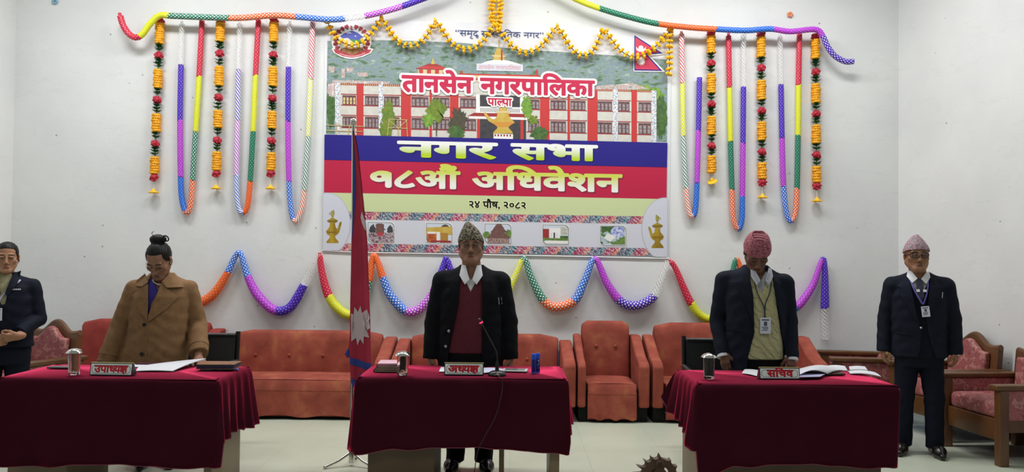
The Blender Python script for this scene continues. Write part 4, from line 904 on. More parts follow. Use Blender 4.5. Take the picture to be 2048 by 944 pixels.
TL = (XY(2, 5.14), XY(440, 5.14)); TC = (XY(718, 5.32), XY(1136, 5.32)); TR = (XY(1396, 5.2), XY(1797, 5.2))
table('left office table with a panel leg showing under its cloth', 'maroon cloth over the left table, bunched at its right corner', TL[0], TL[1], 5.14, .62, (.53, .38, .25, .36), [(.0, .02), (.0, .01), (.02, .05), (0, .02)], [(TL[0]+.05, TL[0]+.42, LAM), (TL[1]-.09, TL[1]-.04, LAM)])
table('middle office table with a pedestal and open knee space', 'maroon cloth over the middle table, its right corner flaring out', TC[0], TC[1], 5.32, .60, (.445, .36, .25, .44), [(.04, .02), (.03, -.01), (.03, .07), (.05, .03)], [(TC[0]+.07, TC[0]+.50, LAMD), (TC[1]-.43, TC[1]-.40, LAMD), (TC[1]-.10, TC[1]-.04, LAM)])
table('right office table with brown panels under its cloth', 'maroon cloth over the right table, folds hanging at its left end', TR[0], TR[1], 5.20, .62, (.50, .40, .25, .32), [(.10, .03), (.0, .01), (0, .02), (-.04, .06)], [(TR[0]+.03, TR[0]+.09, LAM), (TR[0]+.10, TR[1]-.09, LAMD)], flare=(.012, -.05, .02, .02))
# ------------------------------------------------------------------ smooth implicit bodies (numpy) -> one continuous mesh
class Field:
    def __init__(s, lo, hi, h, big=.06):
        """h: scalar or three lists of (from, to, step) making a rectilinear grid"""
        s.ax = []
        for k in range(3):
            if isinstance(h, (int, float)): s.ax.append(np.arange(lo[k], hi[k]+h, h, dtype=np.float32))
            else:
                a = [lo[k]]; segs = h[k]
                while a[-1] < hi[k]:
                    st = next((q[2] for q in segs if q[0] <= a[-1] < q[1]), segs[-1][2]); a.append(a[-1]+st)
                s.ax.append(np.array(a, np.float32))
        s.big = big; s.f = np.full([len(a) for a in s.ax], big, np.float32)
    def sub(s, lo, hi):
        sl = []
        for k in range(3):
            i0 = int(np.searchsorted(s.ax[k], lo[k]-s.big)); i1 = int(np.searchsorted(s.ax[k], hi[k]+s.big)); sl.append(slice(i0, max(i1, i0)))
        x, y, z = s.ax[0][sl[0]][:, None, None], s.ax[1][sl[1]][None, :, None], s.ax[2][sl[2]][None, None, :]
        return tuple(sl), x, y, z
    def put(s, lo, hi, fn, k=.01, cut=False):
        sl, x, y, z = s.sub(lo, hi)
        if any(q.stop <= q.start for q in sl): return
        d = np.broadcast_to(fn(x, y, z), s.f[sl].shape).astype(np.float32); a = s.f[sl]
        if cut: a = -a
        if k > 0:
            h = np.maximum(k-np.abs(a-d), 0)/k; r = np.minimum(a, d)-h*h*k*.25
        else: r = np.minimum(a, d)
        s.f[sl] = -r if cut else r
    def cap(s, a, b, ra, rb, k=.01, cut=False, sq=None, flat=False):
        """tapered capsule; sq = (axis, factor): squash along an axis"""
        a, b = np.array(a, float), np.array(b, float); q = np.ones(3)
        if sq: q[sq[0]] = 1/sq[1]
        m = max(ra, rb); lo, hi = np.minimum(a, b)-m, np.maximum(a, b)+m; A, B = a*q, b*q; D = B-A; L = max(D @ D, 1e-9)
        def fn(x, y, z):
            X, Y, Z = x*q[0]-A[0], y*q[1]-A[1], z*q[2]-A[2]
            tt = (X*D[0]+Y*D[1]+Z*D[2])/L; t = np.clip(tt, 0, 1); r_ = (np.sqrt((X-t*D[0])**2+(Y-t*D[1])**2+(Z-t*D[2])**2)-(ra+t*(rb-ra)))*(sq[1] if sq and sq[1] < 1 else 1)
            return np.maximum(r_, (tt-1)*L**.5) if flat else r_
        s.put(lo, hi, fn, k, cut)
    def chain(s, pts, rs, k=.012, **kw):
        for i in range(len(pts)-1): s.cap(pts[i], pts[i+1], rs[i], rs[i+1], k, **kw)
    def ell(s, c, r, k=.01, R=None, cut=False):
        c = np.array(c, float); r = np.array(r, float); R = np.eye(3) if R is None else R; m = r.max()
        def fn(x, y, z):
            X, Y, Z = x-c[0], y-c[1], z-c[2]; u = [R[0][i]*X+R[1][i]*Y+R[2][i]*Z for i in range(3)]
            k0 = np.sqrt(sum((u[i]/r[i])**2 for i in range(3))); k1 = np.sqrt(sum((u[i]/r[i]**2)**2 for i in range(3))); return np.where(k1 > 1e-6, k0*(k0-1)/np.maximum(k1, 1e-6), -m)
        s.put(c-m, c+m, fn, k, cut)
    def loft(s, T, k=.015, grow=0.0, p=2.4, zlo=None, zhi=None, cut=False):
        """T rows (z, cx, cy, a, b), ascending z"""
        T = np.array(T, float); z0 = T[0, 0] if zlo is None else zlo; z1 = T[-1, 0] if zhi is None else zhi; am, bm = T[:, 3].max()+grow, T[:, 4].max()+grow
        def fn(x, y, z):
            g = lambda i: np.interp(z, T[:, 0], T[:, i])
            a, b = g(3)+grow, g(4)+grow; d = ((np.abs(x-g(1))/a)**p+(np.abs(y-g(2))/b)**p)**(1/p)-1
            return np.maximum(d*np.minimum(a, b), np.maximum(z0-z, z-z1))
        s.put((T[:, 1].min()-am, T[:, 2].min()-bm, z0), (T[:, 1].max()+am, T[:, 2].max()+bm, z1), fn, k, cut)
    def trim(s, fn):
        """keep only where fn <= 0"""
        x, y, z = s.ax[0][:, None, None], s.ax[1][None, :, None], s.ax[2][None, None, :]; s.f = np.maximum(s.f, fn(x, y, z)).astype(np.float32)
    def ripple(s, amp, fn): 
        x, y, z = s.ax[0][:, None, None], s.ax[1][None, :, None], s.ax[2][None, None, :]; s.f = s.f+np.float32(amp)*fn(x, y, z).astype(np.float32)
    def mesh(s):
        f = np.pad(s.f, 1, constant_values=s.big); ax = [np.concatenate([[2*a[0]-a[1]], a, [2*a[-1]-a[-2]]]) for a in s.ax]; n = f.shape
        ins = f < 0; C = [(i, j, k) for i in (0, 1) for j in (0, 1) for k in (0, 1)]
        cs = lambda A, c: A[c[0]:n[0]-1+c[0], c[1]:n[1]-1+c[1], c[2]:n[2]-1+c[2]]
        cnt = sum(cs(ins, c).astype(np.int8) for c in C); act = np.argwhere((cnt > 0) & (cnt < 8)); idx = np.full(cnt.shape, -1, np.int32); idx[tuple(act.T)] = np.arange(len(act))
        V = np.stack([f[act[:, 0]+c[0], act[:, 1]+c[1], act[:, 2]+c[2]] for c in C], 1); acc = np.zeros((len(act), 3)); num = np.zeros(len(act))
        for i in range(8):
            for j in range(i+1, 8):
                d = [C[j][q]-C[i][q] for q in range(3)]
                if sum(map(abs, d)) != 1: continue
                m = (V[:, i] < 0) != (V[:, j] < 0); t = np.where(m, V[:, i]/np.where(m, V[:, i]-V[:, j], 1), 0)
                for q in range(3): acc[:, q] += np.where(m, C[i][q]+t*d[q], 0)
                num += m
        loc = acc/num[:, None]; P3 = np.zeros_like(loc)
        for q in range(3): a0 = ax[q][act[:, q]]; a1 = ax[q][act[:, q]+1]; P3[:, q] = a0+(a1-a0)*loc[:, q]
        F = []
        for q in range(3):
            u, v = (q+1) % 3, (q+2) % 3; sl0 = [slice(1, -1)]*3; sl0[q] = slice(0, -1); sl1 = list(sl0); sl1[q] = slice(1, None)
            A, B = ins[tuple(sl0)], ins[tuple(sl1)]; e = np.argwhere(A != B); flip = A[tuple(e.T)]
            e = e+np.array([0 if k == q else 1 for k in range(3)])
            def cell(du, dv): g = e.copy(); g[:, u] -= du; g[:, v] -= dv; return idx[tuple(g.T)]
            qd = np.stack([cell(1, 1), cell(0, 1), cell(0, 0), cell(1, 0)], 1); qd[~flip] = qd[~flip][:, ::-1]; F.append(qd)
        return P3, np.concatenate(F)
def field_obj(name, fld, m, parent, color=None, label=None, relax=1):
    V, F = fld.mesh()
    if relax:
        E = np.concatenate([F[:, [0, 1]], F[:, [1, 2]], F[:, [2, 3]], F[:, [3, 0]]])
        for _ in range(relax):
            S = np.zeros_like(V); N = np.zeros(len(V))
            for q in range(3): S[:, q] = np.bincount(E[:, 0], V[E[:, 1], q], len(V))+np.bincount(E[:, 1], V[E[:, 0], q], len(V))
            N = np.bincount(E[:, 0], minlength=len(V))+np.bincount(E[:, 1], minlength=len(V)); V = V*.5+S/np.maximum(N, 1)[:, None]*.5
    me = bpy.data.meshes.new(name); me.vertices.add(len(V)); me.vertices.foreach_set('co', V.astype(np.float32).ravel())
    me.loops.add(F.size); me.loops.foreach_set('vertex_index', F.astype(np.int32).ravel()); me.polygons.add(len(F)); me.polygons.foreach_set('loop_start', np.arange(0, F.size, 4, dtype=np.int32)); me.polygons.foreach_set('loop_total', np.full(len(F), 4, np.int32))
    me.update(calc_edges=True); me.validate(); me.polygons.foreach_set('use_smooth', [True]*len(me.polygons)); me.materials.append(m)
    if color is not None:
        c = np.ones((len(V), 4), np.float32); c[:, :3] = color(V); at = me.color_attributes.new('Col', 'FLOAT_COLOR', 'POINT'); at.data.foreach_set('color', c.ravel())
    o = bpy.data.objects.new(name, me); COL.objects.link(o); o.parent = parent
    if label: o['label'] = label
    return o
def skin_mat(name):
    m = mat(name, '#8a5f45', .5, spec=.35); t = NT(m); b = t.n['Principled BSDF']; at = t.new('ShaderNodeAttribute'); at.attribute_name = 'Col'; t.link(at.outputs['Color'], b.inputs['Base Color'])
    b.inputs['Subsurface Weight'].default_value = .06; b.inputs['Subsurface Radius'].default_value = (.01, .004, .002); return m
SKIN = skin_mat('skin')
def rot3(rx=0, ry=0, rz=0): return np.array(Euler((rx, ry, rz), 'XYZ').to_matrix())

# ------------------------------------------------------------------ a head, a hand, a body
class Head:
    """local frame: +z crown, -y face; c centre, sc scale, R rotation"""
    def __init__(s, c, sc, pitch=0, yaw=0, roll=0): s.c = np.array(c, float); s.sc = sc; s.R = rot3(math.radians(pitch), 0, 0); s.R = rot3(0, math.radians(roll), math.radians(yaw)) @ s.R
    def w(s, x, y, z): return s.c+s.R @ (np.array([x, y, z])*s.sc)
def add_head(f, H, male=True, fat=0.0, jaw=1.0):
    S = H.sc; w = H.w
    def E(c, r, k=.012, cut=False, rr=None): f.ell(w(*c), np.array(r)*S, k*S, H.R if rr is None else H.R @ rr, cut)
    def Cp(a, b, ra, rb, k=.01, cut=False): f.cap(w(*a), w(*b), ra*S, rb*S, k*S, cut)
    E((0, .014, .036), (.073+fat*.3, .092, .079), .01); E((0, -.020, -.030), (.060+fat, .066, .080), .02)
    for sx in (-1, 1):
        Cp((sx*(.052 if male else .047), .004, -.045), (sx*.028*jaw, -.056, -.090), .020+fat, .016+fat*.5, .024); E((sx*.043, -.052, -.022), (.022+fat*.6, .020, .020), .016)
        E((sx*.075, .012, -.004), (.009, .018, .030), .005, rr=rot3(.15, 0, sx*.35)); E((sx*.0815, .006, -.002), (.005, .009, .016), .004, True)
    Cp((-.016*jaw, -.072, -.099), (.016*jaw, -.072, -.099), .018+fat*.4, .018+fat*.4, .02)
    br = .013 if male else .0095; Cp((-.040, -.073, .020), (.040, -.073, .020), br, br, .014)
    for sx in (-1, 1): E((sx*.031, -.094, .001), (.021, .013, .011), .010, True); E((sx*.031, -.0765, .000), (.0165, .0145, .0115), .004)
    for sx in (-1, 1): E((sx*.031, -.0935, -.0008), (.0125, .0065, .0036), .0015, True)
    for sx in (-1, 1): Cp((sx*.019, -.0875, .0075), (sx*.044, -.0805, .0060), .0035, .0035, .004)
    g = 1.0 if male else .86; Cp((0, -.083, .008), (0, -.101, -.034), .0075*g, .0115*g, .010); E((0, -.1025, -.037), (.012*g, .010*g, .010*g), .006)
    for sx in (-1, 1): E((sx*.0125*g, -.094, -.041), (.0085*g, .010, .0075), .005); E((sx*.007, -.100, -.0485), (.0035, .004, .003), .002, True)
    Cp((-.022, -.0795, -.067), (0, -.0885, -.0640), .0042, .0055, .006); Cp((.022, -.0795, -.067), (0, -.0885, -.0640), .0042, .0055, .006); Cp((-.014, -.0815, -.0745), (.014, -.0815, -.0745), .0055, .0055, .008)
    Cp((-.021, -.0885, -.0695), (.021, -.0885, -.0695), .0022, .0022, .002, True)
    for sx in (-1, 1): Cp((sx*.021, -.092, -.042), (sx*.031, -.083, -.064), .0022, .002, .006, True)
def head_color(H, V, base, lip, brow, beard=None, bald=None):
    q = (V-H.c) @ H.R/H.sc; x, y, z = q.T; c = np.tile(np.array(srgb(base)[:3]), (len(V), 1))
    c *= (1+.10*np.sin(V[:, 0]*140+np.sin(V[:, 2]*90)*2)*np.sin(V[:, 2]*120))[:, None]*.5+.5
    def blend(m, col, a=1.0):
        m = (np.clip(m, 0, 1)*a)[:, None]; c[:] = c*(1-m)+np.array(srgb(col)[:3])*m
    front = (y < -.05)
    blend(front*np.clip(1.3-((x/.022)**2+((z+.0695)/.010)**2), 0, 1), lip, .8)
    for sx in (-1, 1):
        blend(front*np.clip(1.4-(((x-sx*.031)/.022)**2+((z-.021-.10*(.022-np.abs(np.abs(x)-.031)))/.0052)**2), 0, 1), brow, .85)
        blend(front*np.clip(1.5-(((x-sx*.031)/.0135)**2+((z-.0005)/.0046)**2), 0, 1)*2, '#2a1d18', .9)
    if beard: blend(front*np.clip(1.3-((x/.024)**2+((z+.056)/.0065)**2), 0, 1), beard, .75)
    return c
def eyes(H, parent):
    for sx in (-1, 1):
        mb = MB(); mb.ball((0, 0, 0), .0115*H.sc); o = part('eye', mb, EYEW, parent); o.location = H.w(sx*.031, -.0795, .0003)
        mb = MB(); d = Vector(H.R @ np.array([0, -1, 0])); mb.lathe([(.0, .0010), (.0028, .0008), (.0052, 0)], seg=12, axis=d); p = part('iris', mb, IRIS, parent); p.location = Vector(H.w(sx*.031, -.0795, .0003))+d*.0113*H.sc
EYEW = mat('eye_white', '#8f857c', .3); IRIS = mat('dark_iris', '#1c120d', .2)
def add_hand(f, wrist, d, s, curl=.5, sc=1.0, k=.006, spread=.1, thumb=.6, side=1):
    """d: towards the finger tips, s: towards the thumb"""
    w = np.array(wrist, float); d = np.array(d, float); d /= np.linalg.norm(d); s = np.array(s, float); s -= d*(s @ d); s /= np.linalg.norm(s); n = np.cross(d, s)*side   # n: palm side or back
    for q, r0, r1 in ((-.026, .014, .013), (-.009, .016, .014), (.009, .016, .014), (.026, .015, .014)): f.cap(w+d*.012*sc+s*q*.7*sc, w+d*.082*sc+s*q*sc, r0*sc, r1*sc, .014*sc)
    f.cap(w-d*.03*sc, w+d*.02*sc, .025*sc, .024*sc, .02*sc)
    for i, (q, L) in enumerate(((-.029, .068), (-.010, .084), (.010, .090), (.029, .080))):
        p = w+d*(.084-.004*abs(i-2))*sc+s*q*sc; a = 0.0
        for j, fr in enumerate((.46, .30, .24)):
            a += curl*(.75 if j == 0 else 1.0)*(1+.06*i); dd = d*math.cos(a)+n*math.sin(a)+s*(q*spread*6*(1 if j == 0 else .5)); dd /= np.linalg.norm(dd); e = p+dd*L*fr*sc
            f.cap(p, e, (.0098-.0012*j)*sc, (.0090-.0012*j)*sc, k*sc*.6); p = e
    p = w+d*.025*sc+s*.026*sc
    for j, (L, r0, r1) in enumerate(((.042, .015, .0125), (.032, .0115, .0105), (.026, .0105, .009))):
        dd = d*(.65+.12*j)+s*(thumb-.28*j)+n*(.35+.15*j); dd /= np.linalg.norm(dd); e = p+dd*L*sc; f.cap(p, e, r0*sc, r1*sc, .008*sc); p = e
def person(label, loc, rz=0): return thing('person', label, 'person', loc, rz)
# ------------------------------------------------------------------ clothes helpers
def front_y(T, x, z, p=2.4, grow=0.0):
    T = np.array(T, float); g = lambda i: float(np.interp(z, T[:, 0], T[:, i])); a, b = g(3)+grow, g(4)+grow
    u = min(abs((x-g(1))/a), .97); return g(2)-b*(1-u**p)**(1/p)
def drape(mb, T, poly, off=.008, thick=.005, grow=0.0, cell=.012):
    """a flat pattern piece (x, z) laid over the front of a loft, with thickness"""
    bm = bmesh.new(); vs = [bm.verts.new((x, 0, z)) for x, z in poly]; bm.faces.new(vs); bmesh.ops.triangulate(bm, faces=bm.faces[:])
    for _ in range(4):
        es = [e for e in bm.edges if e.calc_length() > cell*1.6]
        if not es: break
        bmesh.ops.subdivide_edges(bm, edges=es, cuts=1); bmesh.ops.triangulate(bm, faces=bm.faces[:])
    bm.verts.index_update(); n = len(bm.verts); pts = [(v.co.x, v.co.z) for v in bm.verts]; ys = [front_y(T, x, z, grow=grow) for x, z in pts]
    fr = [tuple(v.index for v in f.verts) for f in bm.faces]; bd = [(e.verts[0].index, e.verts[1].index) for e in bm.edges if len(e.link_faces) == 1]; bm.free()
    mb.add([(x, y-off-thick, z) for (x, z), y in zip(pts, ys)]+[(x, y-off, z) for (x, z), y in zip(pts, ys)], fr+[tuple(i+n for i in reversed(f)) for f in fr]+[(a, b, b+n, a+n) for a, b in bd])
def shell_axes(zlo, zhi, step=.007, w=.48, d=.30): return Field((-w, -d, zlo), (w, d, zhi), step)
BODY_AX = lambda zs: [[(-1, -.22, .0045), (-.22, -.12, .007), (-.12, .12, .003), (.12, .22, .007), (.22, 1, .0045)], [(-1, 1, .004)], zs]
def make_body(root, H, T, arms, skin, lip='#6d3d36', brow='#1b1512', beard=None, male=True, fat=0.0, jaw=1.0, hip=.90, legx=.095, neck_r=.055, hand_z=(.55, .9), top=1.85, foot=(.115, .02, -.14)):
    zs = [(-1, hand_z[0], .009), (hand_z[0], hand_z[1], .0045), (hand_z[1], H.c[2]-.16, .009), (H.c[2]-.16, 9, .003)]
    f = Field((-.46, -.34, -.01), (.46, .24, H.c[2]+.16), BODY_AX(zs))
    f.loft(T, .02, -.045, zlo=hip-.05)
    f.cap((-.08, .0, hip), (.08, .0, hip), .09, .09, .03)
    for sx in (-1, 1):
        f.chain([(sx*legx*.9, 0, hip-.04), (sx*legx, -.005, hip*.53), (sx*legx*1.05, .02, .10)], [.078, .052, .040], .02); f.cap((sx*legx*1.05, .02, .10), (sx*foot[0], .04, .050), .034, .030, .02); f.cap((sx*foot[0], .04, .048), (sx*(foot[0]+foot[1]*.7), foot[2]+.045, .034), .028, .018, .02)
    nb = (0, .02, T[-1][0]-.06); f.cap(H.w(0, .018, -.055), nb, neck_r, neck_r*1.1, .03); f.cap(H.w(0, -.005, -.075), (0, 0, T[-1][0]-.04), neck_r*.8, neck_r*.95, .03)
    add_head(f, H, male, fat, jaw)
    for a in arms:
        f.chain([a['sh'], a['el'], a['wr']], [.048, .040, .027], .012); add_hand(f, a['wr'], a['d'], a['s'], a.get('curl', .35), a.get('sc', 1.0), side=a['side'], thumb=a.get('thumb', .5))
    return field_obj('body', f, SKIN, root, lambda V: head_color(H, V, skin, lip, brow, beard))
def make_jacket(name, root, T, arms, m, opening=None, rs=(.076, .064, .056), zhem=None, cuff=None, shoulders=None, step=.0065, fold=.0022, label=None, ylim=-.03):
    f = Field((-.50, -.30, (zhem or T[0][0])-.02), (.50, .27, T[-1][0]+.06), step)
    f.loft(T, .015, 0, zlo=zhem)
    for a in arms:
        sh = np.array(a['sh']); f.cap((sh[0]*.35, sh[1]+.01, sh[2]+.045), sh, .055, rs[0]*.98, .03)
        f.cap(sh, a['el'], rs[0], rs[1], .007); f.cap(a['el'], a.get('cuff', a['wr']), rs[1], rs[2], .008, flat=True)
    f.ripple(fold, lambda x, y, z: np.sin(z*62+np.sin(x*19)*2.2+y*14)*np.sin(x*23+z*11+1.0))
    if opening:
        zz = np.array([o[0] for o in opening]); l = np.array([o[1] for o in opening]); r = np.array([o[2] for o in opening])
        f.put((-.4, -.3, zz[0]-.02), (.4, ylim, zz[-1]+.1), lambda x, y, z: np.maximum(np.maximum(np.interp(z, zz, l)-x, x-np.interp(z, zz, r)), np.maximum(y-ylim, zz[0]-z)), .004, True)
    # neck hole
    f.ell((0, .02, T[-1][0]+.03), (.062, .058, .085), .006, cut=True)
    return field_obj(name, f, m, root, label=label)
def make_inner(name, root, T, m, grow, zlo, zhi, vneck=None, step=.006, label=None):
    f = Field((-.30, -.22, zlo-.02), (.30, .22, zhi+.02), step); f.loft(T, .01, grow, zlo=zlo, zhi=zhi)
    if vneck:
        cx, hw, zt, zb = vneck
        f.put((-.3, -.3, zb-.05), (.3, .0, zhi+.05), lambda x, y, z: np.maximum(np.abs(x-cx)-hw*(z-zb)/(zt-zb), y-.0), .003, True)
    f.ell((0, .02, zhi+.0), (.060, .056, .06), .005, cut=True)
    return field_obj(name, f, m, root, label=label)
def make_trousers(root, m, hip=.90, legx=.095, ztop=.98, w=.17, d=.115, ank=.11, step=.0075, spread=1.0):
    f = Field((-.32, -.24, .02), (.32, .22, ztop+.02), step); f.loft([(hip-.16, 0, 0, w*.93, d), (hip-.02, 0, 0, w, d), (ztop, 0, 0, w*.93, d*.95)], .03)
    for sx in (-1, 1): f.cap((sx*legx*.92, 0, hip-.08), (sx*legx*1.03*spread, -.005, hip*.52), .096, .074, .02); f.cap((sx*legx*1.03*spread, -.005, hip*.52), (sx*legx*1.08*spread, .015, ank-.05), .074, .066, .02, flat=True)
    f.ripple(.002, lambda x, y, z: np.sin(z*48+np.sin(x*30)*2)*np.sin(y*20+z*9)); f.trim(lambda x, y, z: (.035-z)+0*x+0*y)
    return field_obj('trousers', f, m, root)
def make_shoes(root, m, x, y0=.02, toe=(0, -.15), L=.0):
    for sx in (-1, 1):
        f = Field((sx*x-.12, -.28, 0), (sx*x+.12, .14, .14), .005); t = (sx*(x+toe[0]), toe[1])
        f.cap((sx*x, y0+.03, .048), (sx*(x+toe[0]*.6), t[1]*.55, .044), .048, .048, .02); f.cap((sx*(x+toe[0]*.6), t[1]*.55, .042), (t[0], t[1]-.02, .026), .047, .026, .03); f.cap((sx*x, y0+.03, .06), (sx*x, y0+.02, .105), .046, .044, .02); f.trim(lambda xx, y, z: (.004-z)+0*xx+0*y)
        field_obj('shoe', f, m, root)
def glasses(root, H, m, hw=.025, hh=.016, r=.0014, z=.0, rimless=False):
    mb = MB(); gy = lambda x: -.105+9.5*x*x
    for sx in (-1, 1):
        if not rimless:
            pts = [H.w(sx*.031+hw*math.copysign(abs(math.cos(t))**.6, math.cos(t)), gy(sx*.031+hw*math.copysign(abs(math.cos(t))**.6, math.cos(t))), z+hh*math.copysign(abs(math.sin(t))**.6, math.sin(t))) for t in np.linspace(0, 2*math.pi, 25)]; mb.tube(pts, r, 6, caps=False)
        mb.tube([H.w(sx*(.031+hw), gy(.031+hw), z+.006), H.w(sx*.070, -.050, z+.006), H.w(sx*.080, .0, z+.006), H.w(sx*.079, .02, z-.006)], r, 6)
    mb.tube([H.w(-.008, -.106, z+.004), H.w(0, -.110, z+.006), H.w(.008, -.106, z+.004)], r, 6)
    g = part('glasses', mb, m, root)
    mb = MB()
    for sx in (-1, 1): mb.add([H.w(sx*.031+hw*.95*math.cos(t), gy(sx*.031+hw*.95*math.cos(t)), z+hh*.95*math.sin(t)) for t in np.linspace(0, 2*math.pi, 20, endpoint=False)], [tuple(range(20))])
    part('lenses', mb, LENS, root, smooth=False)
LENS = mat('spectacle_lens', '#1a1a1c', .08); LENS.node_tree.nodes['Principled BSDF'].inputs['Alpha'].default_value = .16
def topi(root, H, m, rings, label=None, crater=False):
    """rings: (z front, z back, x left, x right, y front, y back) in head units, bottom to top"""
    mb = MB(); seg = 40; vs = []
    for zf, zb, xl, xr, yf, yb in rings:
        for k in range(seg):
            a = 2*math.pi*k/seg; cx, cy = (xl+xr)/2, (yf+yb)/2; c, s_ = math.cos(a), math.sin(a); x = cx+(xr-xl)/2*math.copysign(abs(c)**.85, c); y = cy+(yb-yf)/2*math.copysign(abs(s_)**.85, s_)
            u = (y-yf)/(yb-yf) if yb != yf else 0; vs.append(H.w(x, y, zf+(zb-zf)*u+.0015*math.sin(a*7)))
    n = len(rings); fs = [(i*seg+k, i*seg+(k+1) % seg, (i+1)*seg+(k+1) % seg, (i+1)*seg+k) for i in range(n-1) for k in range(seg)]+[tuple((n-1)*seg+k for k in range(seg)), tuple(range(seg-1, -1, -1))]
    mb.add(vs, fs); return part('topi_cap', mb, m, root, label, angle=60)
def dhaka_cap(name, base, c2, c3, sc=70):
    m = ramp_mat(name, [(.0, base), (.42, c2), (.52, base), (.60, c3), (.70, base)], sc, 3, .8, constant=True); return m
def button(root, T, x, z, m, r=.011, off=.006, name='button'):
    mb = MB(); y = front_y(T, x, z)-off; mb.lathe([(r, 0), (r, .003), (r*.7, .005), (0, .0045)], (x, y, z), 16, axis=(0, -1, 0)); part(name, mb, m, root)
def band(root, a, b, t0, t1, r, m, name):
    a, b = np.array(a), np.array(b); d = b-a; L = np.linalg.norm(d); mb = MB(); ax = d/L; r2 = r if isinstance(r, tuple) else (r, r)
    mb.lathe([(r2[0]*.8, 0), (r2[0], .001), (r2[1], (t1-t0)*L), (r2[1]*.8, (t1-t0)*L+.001)], a+d*t0, 28, axis=ax); return part(name, mb, m, root)
def strap(mb, T, pts, w=.007, off=.012, grow=0.0):
    p, _ = smooth_path([(x, 0, z) for x, z in pts], step=.012)
    for i in range(len(p)-1):
        a, b = p[i], p[i+1]; d = (b-a)/np.linalg.norm(b-a); nx, nz = -d[2]*w/2, d[0]*w/2; vs = []
        for q in (a, b):
            for s in (1, -1): x, z = q[0]+nx*s, q[2]+nz*s; y = front_y(T, x, z, grow=grow)-off; vs += [(x, y, z), (x, y+.002, z)]
        mb.add(vs, [(0, 2, 6, 4), (1, 5, 7, 3), (0, 4, 5, 1), (2, 3, 7, 6)])
def badge(root, T, cx, cz, w, h, tilt, off, m=None, grow=0.0, paint=True):
    y = front_y(T, cx, cz, grow=grow)-off; R = Euler((0, tilt, 0)); mb = MB(); mb.box((cx, y, cz), (w, .003, h), rot=R, bev=.001); b = part('id_badge', mb, CARD, root, smooth=False)
    if paint:
        mb = MB(); M = R.to_matrix()
        for x0, z0, ww, hh in ((0, .12, .30, .26), (-.05, -.10, .6, .05), (.0, -.20, .5, .05), (-.1, -.30, .55, .04), (0, .36, .7, .08)): mb.box(Vector((cx, y-.002, cz))+M @ Vector((x0*w, 0, z0*h)), (ww*w, .0008, hh*h), rot=R)
        part('card_print', mb, CARDP, b, smooth=False)
CARD = mat('id_card', '#d4d6e2', .3); CARDP = mat('id_card_print', '#4d5068', .4)
BLACKSUIT = mat('black_suit_cloth', '#141519', .8, spec=.12, var='#111216', scale=30, bump=.05, bscale=200); NAVYSUIT = mat('navy_suit_cloth', '#191d29', .8, spec=.12, var='#161a25', scale=30, bump=.05, bscale=200); DARKNAVY = mat('dark_navy_cloth', '#121622', .8, spec=.12)
DTROUS = mat('dark_trouser_cloth', '#121214', .8, spec=.12); WSHIRT = mat('white_shirt_cloth', '#d6d6da', .7); MAROONKNIT = mat('maroon_knit', '#5f1828', .85, var='#541523', scale=40, bump=.1, bscale=120)
SHOE = mat('black_leather_shoe', '#16130f', .25); METAL = mat('steel', '#c9cacc', .2, 1.0); GOLDM = mat('gold_metal', '#b59a52', .3, 1.0); DKBTN = mat('dark_button', '#141012', .3)
# ---- the man at the middle table
X0 = XY(944, 5.98); r = person('man in black suit and maroon sweater standing at the middle table, dark patterned cap', (X0, 5.98, 0)); R1 = r
T = [(.55, 0, 0, .235, .150), (.80, 0, 0, .238, .150), (1.0, 0, 0, .232, .148), (1.15, 0, 0, .230, .145), (1.28, 0, 0, .228, .135), (1.36, 0, .005, .205, .118), (1.41, 0, .015, .155, .100), (1.45, 0, .025, .105, .085), (1.475, 0, .03, .085, .075)]
H = Head((-.006, -.005, 1.608), 1.13, -4, 2)
arms = [dict(sh=(sx*.207, .01, 1.352), el=(sx*.272, .03, 1.06), wr=(sx*.285, -.01, .82), cuff=(sx*.286, -.011, .795), d=(sx*.02, -.12, -1), s=(-sx*.2, -1, 0), side=sx, curl=.35) for sx in (-1, 1)]
make_body(r, H, T, arms, '#8d6450', beard='#6a5c52', fat=.006, neck_r=.062)
eyes(H, r)
make_trousers(r, DTROUS, w=.19, d=.13); make_shoes(r, SHOE, .115, toe=(.02, -.14))
make_inner('shirt', r, T, WSHIRT, -.026, 1.15, 1.465, (0, .062, 1.46, 1.365))
make_inner('sweater', r, T, MAROONKNIT, -.016, .845, 1.44, (0, .085, 1.45, 1.285))
make_jacket('jacket', r, T, arms, BLACKSUIT, [(.5, -.19, .085), (.72, -.165, .085), (.95, -.135, .085), (1.2, -.085, .088), (1.36, -.078, .086), (1.5, -.072, .075)], rs=(.077, .066, .058))
mb = MB()
for p in ([(-.070, 1.475), (-.040, 1.47), (-.010, 1.372), (-.040, 1.335), (-.082, 1.40)], [(.070, 1.475), (.040, 1.47), (.012, 1.372), (.042, 1.335), (.084, 1.40)]): drape(mb, T, p, .010, .005)
part('shirt_collar', mb, WSHIRT, r)
mb = MB()
for p in ([(-.080, 1.455), (-.125, 1.39), (-.150, 1.345), (-.125, 1.335), (-.145, 1.30), (-.140, .99), (-.135, .97), (-.087, 1.20), (-.080, 1.36)], [(.080, 1.455), (.125, 1.39), (.150, 1.345), (.125, 1.335), (.150, 1.30), (.100, 1.05), (.086, .97), (.090, 1.20), (.088, 1.36)]): drape(mb, T, p, .003, .006)
part('lapels', mb, BLACKSUIT, r)
for x, z in ((-.150, 1.005), (-.172, .895)): button(r, T, x, z, METAL, .010)
for x in (.203, .222):
    mb = MB(); y = front_y(T, x, 1.22)-.012; mb.tube([(x, y, 1.195), (x-.004, y, 1.245)], .0035, 8); part('pen', mb, METAL, r, 'silver pen in the breast pocket')
